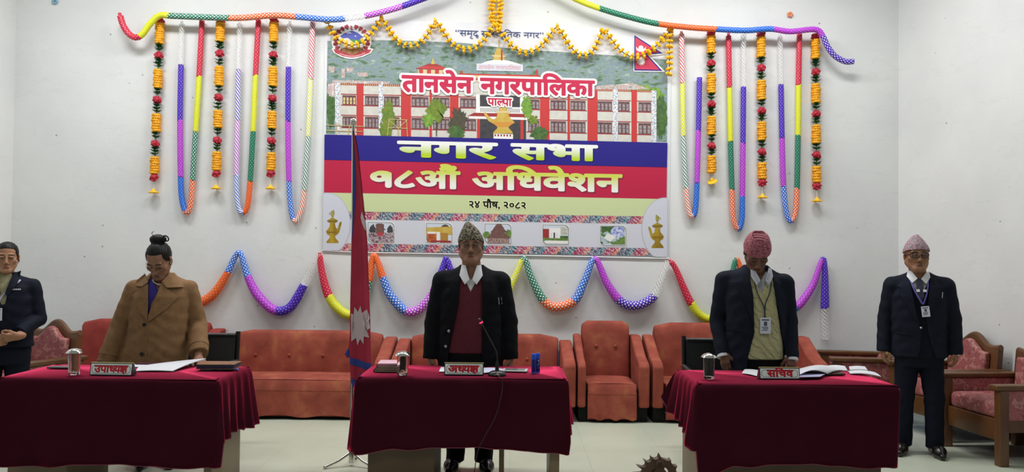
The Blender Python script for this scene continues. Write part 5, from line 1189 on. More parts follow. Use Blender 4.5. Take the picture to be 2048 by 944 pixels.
mb = MB(); drape(mb, T, [(.165, 1.205), (.235, 1.212), (.235, 1.222), (.165, 1.215)], .004, .004); part('breast_pocket', mb, BLACKSUIT, r)
CAP1 = dhaka_cap('dark_patterned_cap', '#171512', '#8c8168', '#5b5143', 42)
topi(r, H, CAP1, [(.036, .015, -.084, .084, -.088, .106), (.050, .03, -.085, .083, -.088, .106), (.075, .06, -.078, .072, -.082, .10), (.105, .095, -.066, .052, -.07, .09), (.132, .125, -.052, .024, -.055, .075), (.150, .145, -.042, -.002, -.045, .055), (.153, .150, -.036, -.012, -.04, .045)], 'dark cap with a cream woven pattern and a peak')
glasses(r, H, mat('thin_grey_frame', '#4a4038', .3, .6), .027, .018, .0013, -.002)

# ---- the woman in the brown coat at the left table
X0 = XY(325, 6.03); r = person('woman in brown coat with bowed head at the left table', (X0, 6.03, 0), .30)
T = [(.50, -.05, 0, .27, .17), (.75, -.05, 0, .240, .16), (.95, -.02, 0, .203, .147), (1.1, -.01, 0, .203, .142), (1.22, 0, 0, .205, .13), (1.29, 0, .01, .185, .115), (1.335, 0, .02, .135, .10), (1.37, 0, .03, .10, .085), (1.39, 0, .035, .085, .075)]
def wl(px, py): return ((px-325)/277.0, 1.55+(501.5-py)/277.0)
H = Head((-.015, -.055, 1.483), 1.09, 35, -18)
arms = [dict(sh=(-.175, .01, 1.265), el=(-.272, .04, 1.01), wr=(-.340, -.04, .78), cuff=(-.348, -.045, .742), d=(.1, -.5, -.6), s=(1, -.3, 0), side=-1, curl=.3, sc=.9), dict(sh=(.180, .01, 1.265), el=(.247, .04, 1.01), wr=(.275, -.20, .785), cuff=(.273, -.165, .812), d=(.25, -.9, -.10), s=(-1, -.1, .1), side=1, curl=.25, sc=.9)]
make_body(r, H, T, arms, '#946a54', '#7b4340', '#15100e', male=False, jaw=.85, neck_r=.047, hip=.84)
COAT = mat('brown_wool_coat', '#886540', .85, var='#7b5938', scale=25, bump=.08, bscale=150); VIOLET = mat('violet_blouse', '#33268a', .7)
make_trousers(r, DTROUS, hip=.84, ztop=.9); make_shoes(r, SHOE, .10)
make_inner('blouse', r, T, VIOLET, -.022, 1.05, 1.36, (-.01, .075, 1.40, 1.255))
make_jacket('coat', r, T, arms, COAT, [(1.09, -.075, -.068), (1.17, -.078, -.055), (1.30, -.090, .012), (1.37, -.07, .05), (1.42, -.06, .06)], rs=(.074, .071, .068), zhem=.5)
mb = MB()
for o_, q in ((.015, [(294, 547), (280, 560), (279, 571), (292, 572), (303, 563)]), (.006, [(291, 573), (275, 588), (280, 606), (305, 641), (305, 600), (303, 566)]), (.015, [(342, 545), (366, 563), (368, 573), (338, 574), (328, 562)]), (.006, [(337, 575), (360, 592), (340, 615), (306, 641), (306, 628), (318, 595), (328, 563)])): drape(mb, T, [wl(*p) for p in q], o_, .009)
part('collar_and_lapels', mb, COAT, r)
for q in ((299, 646), (296, 703)): button(r, T, *wl(*q), DKBTN, .013)
mb = MB(); drape(mb, T, [wl(303, 641), wl(306, 641), wl(304, 760), wl(301, 760)], .001, .004); part('front_edge', mb, COAT, r)
for a, rr in zip(arms, (.0735, .0735)): band(r, a['el'], a['cuff'], .62, .80, rr, COAT, 'cuff_band')
mb = MB(); mb.tube([(.048*math.cos(t)-.005, front_y(T, .05*math.cos(t)*.8, 1.30)+.004+.03*abs(math.cos(t)), 1.345-.035*math.sin(t)) for t in np.linspace(0, math.pi, 16)], .0038, 8); part('necklace', mb, mat('pearl', '#cfc2ae', .3), r)
HAIR = mat('black_hair', '#0a0808', .5, spec=.22, var='#120f0e', scale=30, stretch=(1, 6, 1))
def hair(root, H, bun=None, low=-.06, front=.080):
    f = Field((H.c[0]-.16, H.c[1]-.18, H.c[2]-.16), (H.c[0]+.16, H.c[1]+.20, H.c[2]+.24), .0045); S = H.sc
    f.ell(H.w(0, .016, .040), np.array((.0768, .095, .082))*S, .01, H.R); f.cap(H.w(0, .06, .0), H.w(0, .07, -.04), .06*S, .045*S, .03)
    w = H.w
    def face(x, y, z):
        X, Y, Z = x-H.c[0], y-H.c[1], z-H.c[2]; u = [(H.R[0][i]*X+H.R[1][i]*Y+H.R[2][i]*Z)/S for i in range(3)]
        return np.maximum(u[1]+.022-.35*np.maximum(u[2], 0), u[2]-(front-2.0*u[0]**2-14*np.maximum(np.abs(u[0])-.05,0)**1.2))*S
    f.put(H.c-.2, H.c+.2, face, .006, True)
    if bun:
        for c, rr in bun: f.ell(w(*c), np.array(rr)*S, .008, H.R)
    f.ripple(.0014, lambda x, y, z: np.sin(x*420+z*60)); return field_obj('hair', f, HAIR, root)
hair(r, H, [((-.005, .065, .125), (.052, .04, .030)), ((.038, .060, .128), (.020, .022, .022))])
mb = MB(); mb.tube([H.w(.03, .06, .145)]+[H.w(.055+.018*math.cos(t), .06, .135+.022*math.sin(t)) for t in np.linspace(2.6, -2.8, 14)], .0045, 8); part('hair_loop', mb, HAIR, r); mb = MB(); mb.tube([H.w(-.02, .06, .145), H.w(-.03, .06, .175), H.w(-.012, .06, .19)], .0025, 6); part('loose_strand', mb, HAIR, r)
glasses(r, H, mat('gold_glasses_frame', '#b89a76', .25, .8), .025, .016, .0014, -.004)
for sx in (-1, 1): mb = MB(); mb.ball(H.w(sx*.0735, .004, -.034), .006); part('earring', mb, mat('red_stone', '#9d2c22', .2) if sx < 0 else GOLDM, r)

# ---- the man in the pink cap at the right table
X0 = XY(1512, 5.97); r = person('man in navy blazer and cream sweater with bowed head and pink cap', (X0, 5.97, 0), -.20)
def wl(px, py): return ((px-1512)/277.0, 1.55+(515.0-py)/277.0)
T = [(.74, 0, 0, .205, .140), (.95, 0, 0, .205, .140), (1.15, 0, 0, .212, .140), (1.28, -.005, 0, .218, .132), (1.37, -.01, .005, .200, .118), (1.43, -.01, .015, .150, .100), (1.47, 0, .025, .105, .085), (1.495, 0, .03, .085, .075)]
H = Head((.0, -.075, 1.585), 1.10, 42, 5)
arms = [dict(sh=(-.213, .01, 1.375), el=(-.262, .05, 1.08), wr=(-.225, -.07, .865), cuff=(-.228, -.062, .845), d=(.12, -.25, -1), s=(.9, -.5, 0), side=-1, curl=.45, sc=.95), dict(sh=(.195, .01, 1.36), el=(.235, .05, 1.08), wr=(.240, -.06, .865), cuff=(.240, -.055, .835), d=(-.05, -.25, -1), s=(-.8, -.6, 0), side=1, curl=.45, sc=.95)]
make_body(r, H, T, arms, '#6f4c3c', '#573029', '#181210', neck_r=.060, hip=.92)
CREAM2 = mat('cream_cable_knit', '#b8b184', .9); _t = NT(CREAM2); _w = _t.new('ShaderNodeTexWave'); _w.inputs['Scale'].default_value = 9; _w.inputs['Distortion'].default_value = 5; _w.inputs['Detail Scale'].default_value = 2; _w.bands_direction = 'DIAGONAL'
_tc = _t.new('ShaderNodeTexCoord'); _b2 = _t.new('ShaderNodeBump'); _b2.inputs['Strength'].default_value = .7; _b2.inputs['Distance'].default_value = .012; _t.link(_tc.outputs['Object'], _w.inputs['Vector']); _t.link(_w.outputs['Fac'], _b2.inputs['Height']); _t.link(_b2.outputs['Normal'], _t.n['Principled BSDF'].inputs['Normal'])
STRIPE = mat('striped_shirt', '#b9bac2', .7, var='#8f919c', scale=60, stretch=(3, 1, .2))
make_trousers(r, DTROUS, hip=.92, ztop=1.0); make_shoes(r, SHOE, .11)
make_inner('shirt', r, T, STRIPE, -.026, 1.15, 1.485, (.02, .062, 1.48, 1.37))
make_inner('sweater', r, T, CREAM2, -.014, .825, 1.46, (.03, .085, 1.46, 1.295))
make_jacket('blazer', r, T, arms, NAVYSUIT, [(.70, -.075, .235), (.85, -.060, .205), (1.02, -.018, .165), (1.20, -.030, .135), (1.40, -.055, .110), (1.52, -.055, .10)], rs=(.074, .062, .052), zhem=.74)
mb = MB()
for q in ([(1500, 532), (1505, 533), (1518, 560), (1511, 571), (1500, 552)], [(1541, 537), (1535, 536), (1527, 560), (1534, 571), (1543, 552)]): drape(mb, T, [wl(*p) for p in q], .012, .005)
part('shirt_collar', mb, STRIPE, r)
mb = MB()
for q in ([(1498, 535), (1483, 545), (1474, 565), (1482, 568), (1478, 580), (1506, 650), (1504, 590), (1499, 560)], [(1544, 540), (1556, 548), (1563, 566), (1556, 570), (1562, 582), (1560, 655), (1549, 600), (1544, 565)]): drape(mb, T, [wl(*p) for p in q], .003, .006)
part('lapels', mb, NAVYSUIT, r)
mb = MB(); strap(mb, T, [wl(1505, 556), wl(1512, 585), wl(1524, 612), wl(1526, 632)], .008, .006); strap(mb, T, [wl(1540, 556), wl(1536, 582), wl(1527, 606), wl(1526, 632)], .008, .006); part('lanyard', mb, mat('dark_lanyard', '#2b2c3f', .6), r)
badge(r, T, *wl(1527, 648), .072, .112, 0, .010)
for a, rr in zip(arms, (.046, .046)):
    e = np.array(a['cuff']); d = e-np.array(a['el']); d /= np.linalg.norm(d); band(r, e-d*.02, e+d*.018, 0, 1, rr, WSHIRT, 'shirt_cuff')
mb = MB(); drape(mb, T, [wl(1455, 656), wl(1482, 659), wl(1482, 662), wl(1455, 659)], .004, .005); part('pocket_flap', mb, NAVYSUIT, r)
CAP2 = dhaka_cap('pink_patterned_cap', '#8a4350', '#a96671', '#70323d', 60)
topi(r, H, CAP2, [(.030, .010, -.085, .085, -.090, .106), (.050, .03, -.087, .087, -.090, .108), (.080, .07, -.082, .082, -.085, .10), (.11, .105, -.070, .070, -.075, .088), (.135, .13, -.056, .056, -.06, .068), (.142, .138, -.047, .047, -.05, .055), (.128, .126, -.038, .038, -.04, .045)], 'pink woven cap with a crumpled top')
mb = MB()
for y0 in (-.025, .0, .022): mb.tube([H.w(-.036, y0, .132), H.w(-.012, y0-.008, .142), H.w(.018, y0-.012, .140), H.w(.038, y0-.02, .133)], .0055*H.sc, 8)
part('cap_folds', mb, mat('pink_cap_fold', '#b7767d', .8), r)

# ---- the man standing at the right
X0 = XY(1838, 6.6); r = person('man in navy suit standing at the far right, grey-pink cap and glasses', (X0, 6.6, 0), -.38)
def wl(px, py): return ((px-1838)/250.0, 1.55+(517.5-py)/250.0)
T = [(.77, 0, 0, .205, .135), (.95, 0, 0, .200, .132), (1.12, 0, 0, .202, .132), (1.25, 0, 0, .205, .125), (1.33, 0, .005, .185, .112), (1.385, 0, .015, .140, .095), (1.42, 0, .025, .10, .08), (1.44, 0, .03, .082, .072)]
H = Head((-.018, -.01, 1.575), 1.14, -3, 9)
arms = [dict(sh=(sx*.192, .01, 1.335), el=(sx*.243+(.005 if sx > 0 else 0), .03, 1.07), wr=(sx*.258, -.01, .835), cuff=(sx*.26, -.012, .80), d=(sx*.03, -.12, -1), s=(-sx*.3, -1, 0), side=sx, curl=.55, sc=.95) for sx in (-1, 1)]
make_body(r, H, T, arms, '#8f6549', '#75453a', '#17110e', fat=.006, neck_r=.058, hip=.86, legx=.085, foot=(.115, .035, -.15))
eyes(H, r)
make_trousers(r, DARKNAVY, hip=.86, legx=.088, ztop=.95, w=.172, d=.118, spread=1.2); make_shoes(r, SHOE, .115, toe=(.035, -.15))
make_inner('shirt', r, T, WSHIRT, -.024, 1.15, 1.43, (0, .03, 1.44, 1.40))
make_inner('vest', r, T, DARKNAVY, -.014, .765, 1.40, (0, .085, 1.42, 1.24))
make_jacket('jacket', r, T, arms, NAVYSUIT, [(.72, -.03, .13), (.86, .005, .085), (.98, .010, .055), (1.10, -.01, .05), (1.25, -.06, .06), (1.36, -.075, .07), (1.46, -.06, .06)], rs=(.070, .060, .052), zhem=.775)
mb = MB()
for q in ([(1818, 540), (1824, 542), (1834, 556), (1824, 565), (1815, 552)], [(1856, 542), (1850, 544), (1840, 557), (1849, 566), (1857, 553)]): drape(mb, T, [wl(*p) for p in q], .012, .005)
part('shirt_collar', mb, WSHIRT, r)
mb = MB(); drape(mb, T, [wl(1832, 556), wl(1843, 556), wl(1842, 562), wl(1845, 590), wl(1838, 605), wl(1831, 590), wl(1833, 562)], .006, .006); part('tie', mb, mat('dark_tie', '#191a33', .5), r)
mb = MB()
for q in ([(1818, 550), (1803, 558), (1797, 572), (1804, 575), (1800, 585), (1834, 645), (1824, 590)], [(1857, 550), (1870, 560), (1876, 574), (1868, 577), (1872, 588), (1848, 645), (1853, 590)]): drape(mb, T, [wl(*p) for p in q], .003, .006)
part('lapels', mb, NAVYSUIT, r)
mb = MB(); strap(mb, T, [wl(1820, 556), wl(1828, 580), wl(1842, 606)], .010, .013); strap(mb, T, [wl(1853, 556), wl(1850, 582), wl(1843, 606)], .010, .013); part('lanyard', mb, mat('purple_lanyard', '#5a58a8', .6), r)
mb = MB(); 
for q in ((1831, 577), (1843, 577)): drape(mb, T, [wl(q[0], q[1]), wl(q[0]+6, q[1]), wl(q[0]+6, q[1]+5), wl(q[0], q[1]+5)], .016, .003)
part('lanyard_clips', mb, mat('white_clip', '#d8d8dc', .4), r)
badge(r, T, *wl(1847, 620), .058, .082, -.12, .016, paint=True)
mb = MB(); x, z = wl(1877, 588); y = front_y(T, x, z)-.010; mb.tube([(x, y, z-.02), (x+.003, y, z+.025)], .0035, 8); part('pen', mb, METAL, r, 'silver pen in the breast pocket')
button(r, T, *wl(1839, 652), METAL, .008, .008)
mb = MB(); drape(mb, T, [wl(1795, 662), wl(1822, 664), wl(1822, 668), wl(1795, 666)], .004, .005); part('pocket_flap', mb, NAVYSUIT, r)
CAP3 = dhaka_cap('grey_pink_patterned_cap', '#a9a3a6', '#9d5f70', '#5c5f64', 55)
topi(r, H, CAP3, [(.040, .015, -.084, .084, -.088, .106), (.052, .03, -.084, .084, -.088, .106), (.075, .06, -.074, .072, -.08, .10), (.10, .09, -.060, .054, -.07, .09), (.126, .118, -.040, .032, -.055, .075), (.144, .138, -.020, .012, -.045, .055), (.148, .144, -.012, .004, -.04, .045)], 'grey cap with pink woven flowers and a peak')
glasses(r, H, mat('dark_glasses_frame', '#100e10', .3), .026, .016, .0032, -.001)
mb = MB(); mb.lathe([(.030, -.01), (.033, -.008), (.033, .008), (.030, .01)], np.array(arms[1]['wr'])+np.array((0, 0, -.03)), 20, axis=(.05, -.05, -1)); part('wristwatch', mb, METAL, r)

# ---- the woman at the far left edge
X0 = XY(13, 6.4); r = person('woman in navy jacket and cream turtleneck with clasped hands at the left edge', (X0, 6.4, 0), .45)
def wl(px, py): return ((px-13)/258.0, 1.55+(498.0-py)/258.0)
T = [(.62, 0, 0, .215, .145), (.85, 0, 0, .200, .138), (1.05, 0, 0, .195, .135), (1.18, 0, 0, .195, .125), (1.26, 0, .005, .175, .112), (1.31, 0, .015, .130, .095), (1.345, 0, .02, .09, .08), (1.375, 0, .02, .075, .072)]
H = Head((.008, -.01, 1.485), 1.04, 0, 3)
arms = [dict(sh=(sx*.178, .01, 1.255), el=(sx*.228, .0, 1.01), wr=(sx*.085+(.01 if sx > 0 else 0), -.205, .895), cuff=(sx*.115, -.175, .915), d=(-sx*1, -.22, -.12), s=(0, -.35, 1), side=sx, curl=.75, sc=.92, thumb=.35) for sx in (-1, 1)]
arms[0]['wr'] = (-.07, -.185, .865); arms[0]['cuff'] = (-.11, -.165, .89)
arms[1]['wr'] = (.115, -.205, .895)
make_body(r, H, T, arms, '#a5775a', '#8a4f48', '#1a1310', male=False, jaw=.85, neck_r=.047, hip=.83, hand_z=(.80, 1.0))
eyes(H, r)
NAVYJ = mat('navy_jacket_cloth', '#171b29', .7, spec=.12, var='#141824', scale=20, bump=.06, bscale=120); TURTLE = mat('cream_turtleneck', '#b3ab86', .9, var='#a49c78', scale=50, stretch=(1, 1, 4), bump=.3, bscale=90)
make_trousers(r, DARKNAVY, hip=.83, ztop=.9, w=.18, d=.125); make_shoes(r, SHOE, .10)
f = Field((-.2, -.2, 1.1), (.2, .2, 1.42), .005); f.loft(T, .01, -.015, zlo=1.12, zhi=1.345); f.cap((0, .01, 1.30), (0, .004, 1.365), .062, .058, .012, flat=True); field_obj('turtleneck', f, TURTLE, r)
make_jacket('jacket', r, T, arms, NAVYJ, [(1.13, -.012, .012), (1.20, -.035, .025), (1.30, -.055, .048), (1.40, -.06, .055)], rs=(.068, .060, .050), zhem=.80)
mb = MB()
for q in ([(-10, 545), (-3, 540), (4, 560), (9, 585), (4, 588), (-8, 565)], [(40, 540), (29, 545), (23, 560), (16, 585), (20, 590), (36, 566)]): drape(mb, T, [wl(*p) for p in q], .010, .012)
part('collar', mb, NAVYJ, r)
mb = MB(); mb.tube([(.066*math.cos(t), .012+.062*math.sin(t), 1.345+.012*math.sin(t)) for t in np.linspace(-.6, math.pi+.6, 20)], .020, 8); part('stand_collar', mb, NAVYJ, r)
mb = MB(); strap(mb, T, [wl(42, 556), wl(30, 570), wl(12, 588), wl(3, 612)], .012, .010); strap(mb, T, [wl(-15, 556), wl(-8, 580), wl(3, 612)], .012, .010); part('lanyard', mb, mat('lilac_lanyard', '#a9a6c4', .6), r)
badge(r, T, *wl(3, 625), .075, .095, 0, .016)
mb = MB()
for k in range(5): drape(mb, T, [wl(28+3*k, 575.5), wl(30+3*k, 575.5), wl(30+3*k, 578), wl(28+3*k, 578)], .010, .002)
part('chest_marking', mb, mat('white_stitching', '#c8c8cc', .6), r)
hair(r, H, [((0, .12, .02), (.04, .03, .04))], front=.068)
mb = MB(); mb.ball(H.w(.0735, .004, -.034), .006); part('earring', mb, METAL, r)
# ------------------------------------------------------------------ things on the tables
ZT = .7605
NPF = mat('nameplate_face', '#f3f4ef', .4); NPD = mat('nameplate_dark', '#1d1a2e', .35); NPR = mat('nameplate_red', '#c01228', .4); NPB = mat('nameplate_line', '#3f5d6b', .4); BRASS = mat('brass_edge', '#b9ab77', .35, .6)
def nameplate(label, px0, px1, py, tokens, rz=0.0, hgt=.074, tx=(.10, .90), rise=0.0):
    a, b = G(px0, py, ZT), G(px1, py, ZT); c = (a+b)/2; w = (b-a).length; r = thing('nameplate', label, 'nameplate', (c.x, c.y, ZT), rz, 'white desk nameplates with red lettering')
    th = .012; tilt = .20; P3 = lambda x, z, d=0: Vector((x, z*tilt-d, z))      # face plane, leaning back
    mb = MB(); mb.prism([(0, 0), (tilt*hgt, hgt), (tilt*hgt+.012, hgt), (.062, .0)], lambda y, z, d: Vector((d, y, z)), -w/2, w/2); part('wedge', mb, NPD, r, 'dark wedge body', smooth=False)
    mb = MB(); e = .006; mb.add([P3(-w/2+e, .005, .0015), P3(w/2-e, .005, .0015), P3(w/2-e, hgt-.004, .0015), P3(-w/2+e, hgt-.004, .0015)]+[P3(-w/2+e, .005, -.002), P3(w/2-e, .005, -.002), P3(w/2-e, hgt-.004, -.002), P3(-w/2+e, hgt-.004, -.002)], [(0, 1, 2, 3), (7, 6, 5, 4), (0, 4, 5, 1), (1, 5, 6, 2), (2, 6, 7, 3), (3, 7, 4, 0)]); part('face', mb, NPF, r, smooth=False)
    mb = MB(); mb.box((0, tilt*hgt+.006, hgt+.002), (w, .014, .005), bev=.001); part('top_edge', mb, BRASS, r, 'brass-coloured top edge', smooth=False)
    mb = MB(); i = .014; k = .014; q = [(-w/2+i, .012+k), (-w/2+i+k, .012), (w/2-i-k, .012), (w/2-i, .012+k), (w/2-i, hgt-.012-k), (w/2-i-k, hgt-.012), (-w/2+i+k, hgt-.012), (-w/2+i, hgt-.012-k)]
    for j in range(8):
        (x0, z0), (x1, z1) = q[j], q[(j+1) % 8]; dx, dz = x1-x0, z1-z0; L = math.hypot(dx, dz); nx, nz = -dz/L*.0013, dx/L*.0013
        mb.add([P3(x0+nx, z0+nz, .0022), P3(x0-nx, z0-nz, .0022), P3(x1-nx, z1-nz, .0022), P3(x1+nx, z1+nz, .0022)], [(0, 1, 2, 3)])
    part('border_line', mb, NPB, r, smooth=False, fixn=False)
    V, Fc = lay(tokens, .045); xs = [v[0] for v in V]; x0, x1 = min(xs), max(xs); mb = MB()
    mb.add([P3(-w/2+w*(tx[0]+(tx[1]-tx[0])*(x-x0)/(x1-x0)), .019+rise+y/.62*.038, .0026) for x, y in V], Fc); part('lettering', mb, NPR, r, smooth=False, fixn=False)
    return r
nameplate('white nameplate on the left table, longest red word', 176, 266, 750.5, ['उ', 'प', 'ा', ('half', 'ध', .47), 'य', ('ksha',)], -.05)
nameplate('white nameplate on the middle table', 888, 967, 750, ['अ', ('half', 'ध', .47), 'य', ('ksha',)], .0, tx=(.10, .89))
nameplate('white nameplate on the right table, shortest red word', 1520, 1600, 758, ['स', 'ि', 'च', 'व'], .03, tx=(.18, .84), hgt=.07, rise=-.003)
GLASS = mat('clear_glass', '#ffffff', .02); _g = GLASS.node_tree.nodes['Principled BSDF']; _g.inputs['Transmission Weight'].default_value = 1.0; _g.inputs['IOR'].default_value = 1.22
STEEL = mat('polished_steel', '#d8d9d6', .12, 1.0)
def tumbler(label, px, py, hgt=.135, pink=False):
    p = G(px, py, ZT); r = thing('glass_tumbler', label, 'glass', (p.x, p.y, ZT), group='covered water glasses on the tables')
    mb = MB(); mb.lathe([(.0, .0), (.031, .0), (.0335, .004), (.038, hgt), (.0362, hgt), (.0315, .016), (.0, .013)], seg=32); part('glass_body', mb, GLASS, r, angle=50)
    mb = MB(); mb.lathe([(.050, hgt+.001), (.053, hgt+.003), (.048, hgt+.012), (.034, hgt+.024), (.014, hgt+.030), (.0, hgt+.031)], seg=32); mb.lathe([(.044, hgt+.002), (.044, hgt+.0005), (.0, hgt+.0005)], seg=32); part('lid', mb, STEEL, r, 'domed steel lid', angle=60)
    if pink:
        mb = MB(); mb.grid(10, 8, lambda u, v: Vector((-.020+.036*u, .010+.012*math.sin(u*3), .022+.09*v+.012*math.sin(u*3.1)))); mb.grid(10, 8, lambda u, v: Vector((-.020+.036*u, .013+.012*math.sin(u*3), .022+.09*v+.012*math.sin(u*3.1)))); part('paper_napkin', mb, mat('pink_napkin', '#d87a98', .7), r, 'pink napkin folded inside')
    return r
tumbler('water glass with domed steel lid on the left table', 148, 749)
tumbler('water glass with steel lid and pink napkin on the middle table', 805, 750, .125, True)
tumbler('water glass with domed steel lid on the right table', 1418, 757)
PAPER = mat('white_paper', '#dcdde3', .7); LILAC = mat('lilac_paper', '#a9a8cc', .7)
def sheet(name, label, corners, cat='paper', bow=(0, 0), m=None, group=None, th=.0025, z=None, marks=False):
    """corners: four table-plane pixels (with optional lift), counter-clockwise; bow = lift along u and v"""
    C4 = [G(c[0], c[1], (z or ZT)) + Vector((0, 0, c[2] if len(c) > 2 else 0)) for c in corners]; o = sum(C4, Vector())/4; o.z = z or ZT
    def fn(dz): return lambda u, v: (C4[0]*(1-u)*(1-v)+C4[1]*u*(1-v)+C4[2]*u*v+C4[3]*(1-u)*v)-o+Vector((0, 0, dz+bow[0]*math.sin(math.pi*u)+bow[1]*math.sin(math.pi*v)))
    mb = MB(); mb.grid(14, 10, fn(th)); mb.grid(14, 10, fn(0.0004)); n = 14
    e = [(i, 0) for i in range(14)]+[(13, j) for j in range(1, 10)]+[(i, 9) for i in range(12, -1, -1)]+[(0, j) for j in range(8, 0, -1)]; I = [j*14+i for i, j in e]
    mb.f += [(I[k], I[(k+1) % len(I)], I[(k+1) % len(I)]+140, I[k]+140) for k in range(len(I))]; mb.mi += [0]*len(I)
    ob = mb.build(name, m or PAPER, angle=60, loc=o); tag(ob, label, cat, group); return ob
GP = 'loose white papers on the tables'
sheet('paper_sheet', 'white paper fanning up towards the brown coat on the left table', [(272, 743), (345, 743), (412, 728, .035), (280, 733)], bow=(.004, .006), group=GP, th=.005)
sheet('paper_sheet', 'white paper lying flat behind the left nameplate', [(238, 735), (300, 734), (296, 729), (244, 729)], group=GP)
sheet('paper_sheet', 'white paper with a blue edge under the brown notebook', [(404, 741), (478, 740), (470, 731), (396, 732)], group=GP, th=.007, m=mat('blue_edged_paper', '#c3cbe6', .6, var='#6f86d2', scale=8, thr=(.5, .54)))
ob = G(438, 735, ZT+.010); r = thing('notebook', 'brown-covered notebook at the right end of the left table', 'notebook', (ob.x, ob.y, ZT+.009), .05)
mb = MB(); mb.box((0, 0, .017), (.245, .17, .024), bev=.003); part('pages', mb, mat('dark_blue_page_block', '#2b2b44', .6), r); mb = MB(); mb.box((0, 0, .031), (.25, .175, .004), bev=.001); mb.box((0, 0, .003), (.25, .175, .004), bev=.001); part('cover', mb, mat('brown_card_cover', '#8a5f3f', .6, var='#7a5236', scale=12), r)
p = G(122, 736, ZT); tag(MB().build('phone', BLKP) if False else (lambda mb: (mb.box((0, 0, .006), (.155, .075, .009), bev=.003), mb.build('phone', mat('grey_phone', '#4a4b4f', .25), loc=(p.x, p.y, ZT), ))[1])(MB()), 'dark grey phone lying beside the left water glass', 'phone')
p = G(315, 731, ZT); mb = MB(); mb.box((0, 0, .006), (.32, .09, .011), bev=.003); tag(mb.build('folder', mat('maroon_folder', '#4a1522', .6), loc=(p.x, p.y+.06, ZT)), 'dark maroon folder behind the papers on the left table', 'folder')
# middle table
p = G(776, 741, ZT); c = Vector((p.x, p.y+.03, 0))
BK = [('dark brown notebook, lowest in the stack under the pink papers', '#5a3b2e', .175, .014), ('tan notebook in the middle of the stack on the middle table', '#8d6a55', .165, .014), ('maroon notebook directly under the pink papers', '#7c3a3f', .160, .016)]
zz = ZT
for k, (lb, colr, w, h) in enumerate(BK):
    r = thing('notebook', lb, 'notebook', (c.x+.004*k, c.y, zz), .03*k, 'notebook stack on the middle table'); mb = MB(); mb.box((.003, 0, h/2), (w-.008, .20, h-.005)); part('pages', mb, mat('page_block', '#b9ac9a', .8), r, smooth=False)
    mb = MB(); mb.box((0, 0, .0015), (w, .206, .003)); mb.box((0, 0, h-.0015), (w, .206, .003)); mb.box((-w/2+.0015, 0, h/2), (.003, .206, h)); part('cover', mb, mat('notebook_cover', colr, .55), r, smooth=False); zz += h
r = thing('paper_pad', 'pad of pink papers on top of the notebook stack', 'paper pad', (c.x+.012, c.y-.004, zz), .05)
mb = MB(); mb.box((0, 0, .005), (.150, .19, .010)); part('pages', mb, mat('pink_paper', '#d9a2b4', .7, var='#cf8fa6', scale=8), r, smooth=False); mb = MB(); mb.box((.0, .0, .0115), (.152, .193, .002)); part('top_sheet', mb, mat('pale_pink_paper', '#dfb3c0', .7), r, smooth=False)
sheet('paper_sheet', 'white paper poking out left of the middle nameplate', [(878, 744), (900, 744), (902, 735), (882, 735)], group=GP, th=.004)
sheet('paper_sheet', 'pale lilac-white paper between the middle nameplate and the microphone', [(964, 747), (1000, 747), (1006, 738), (960, 737)], bow=(.006, 0), group=GP, m=mat('lilac_white_paper', '#c9cae0', .7))
r = thing('tablet', 'white-framed tablet lying right of the microphone', 'tablet', G(1030, 742, ZT), -.1)
mb = MB(); mb.box((0, 0, .006), (.17, .115, .009), bev=.003); part('frame', mb, mat('white_plastic', '#d5d5d2', .35), r); mb = MB(); mb.box((0, 0, .0108), (.135, .09, .001)); part('screen', mb, mat('grey_screen', '#77787c', .2), r, smooth=False)
for k, (px, lb) in enumerate(((1067, 'left one of the two blue glue bottles on the middle table'), (1075.5, 'right one of the two blue glue bottles, white marks on its side'))):
    p = G(px, 747 - 1.5*k, ZT); r = thing('glue_bottle', lb, 'bottle', (p.x, p.y, ZT), group='blue glue bottles on the middle table'); rr = .0145
    mb = MB(); mb.lathe([(rr*.96, 0), (rr, .003), (rr, .092), (rr*.9, .096)], seg=24); part('body', mb, mat('dark_blue_plastic', '#1b1d78', .3), r); mb = MB(); mb.lathe([(rr*1.03, .093), (rr*1.05, .095), (rr*1.05, .128), (rr*.95, .131), (0, .131)], seg=24); part('cap', mb, mat('bright_blue_plastic', '#2b55cf', .3), r)
    mb = MB(); mb.lathe([(rr*1.02, 0), (rr*1.05, .001), (rr*1.05, .008), (rr, .010)], seg=24); part('base_ring', mb, mat('bright_blue_plastic', '#2b55cf', .3), r)
    if k:
        mb = MB()
        for i, (a, z, w, h) in enumerate(((-1.3, .078, .5, .010), (-1.2, .064, .35, .006), (-1.6, .05, .4, .008), (-1.4, .034, .6, .002))): mb.grid(5, 2, lambda u, v: Vector((math.cos(a+w*(u-.5))*(rr+.0006), math.sin(a+w*(u-.5))*(rr+.0006), z+h*v)))
        part('printed_marks', mb, mat('white_print', '#c9cfe6', .5), r, smooth=False)
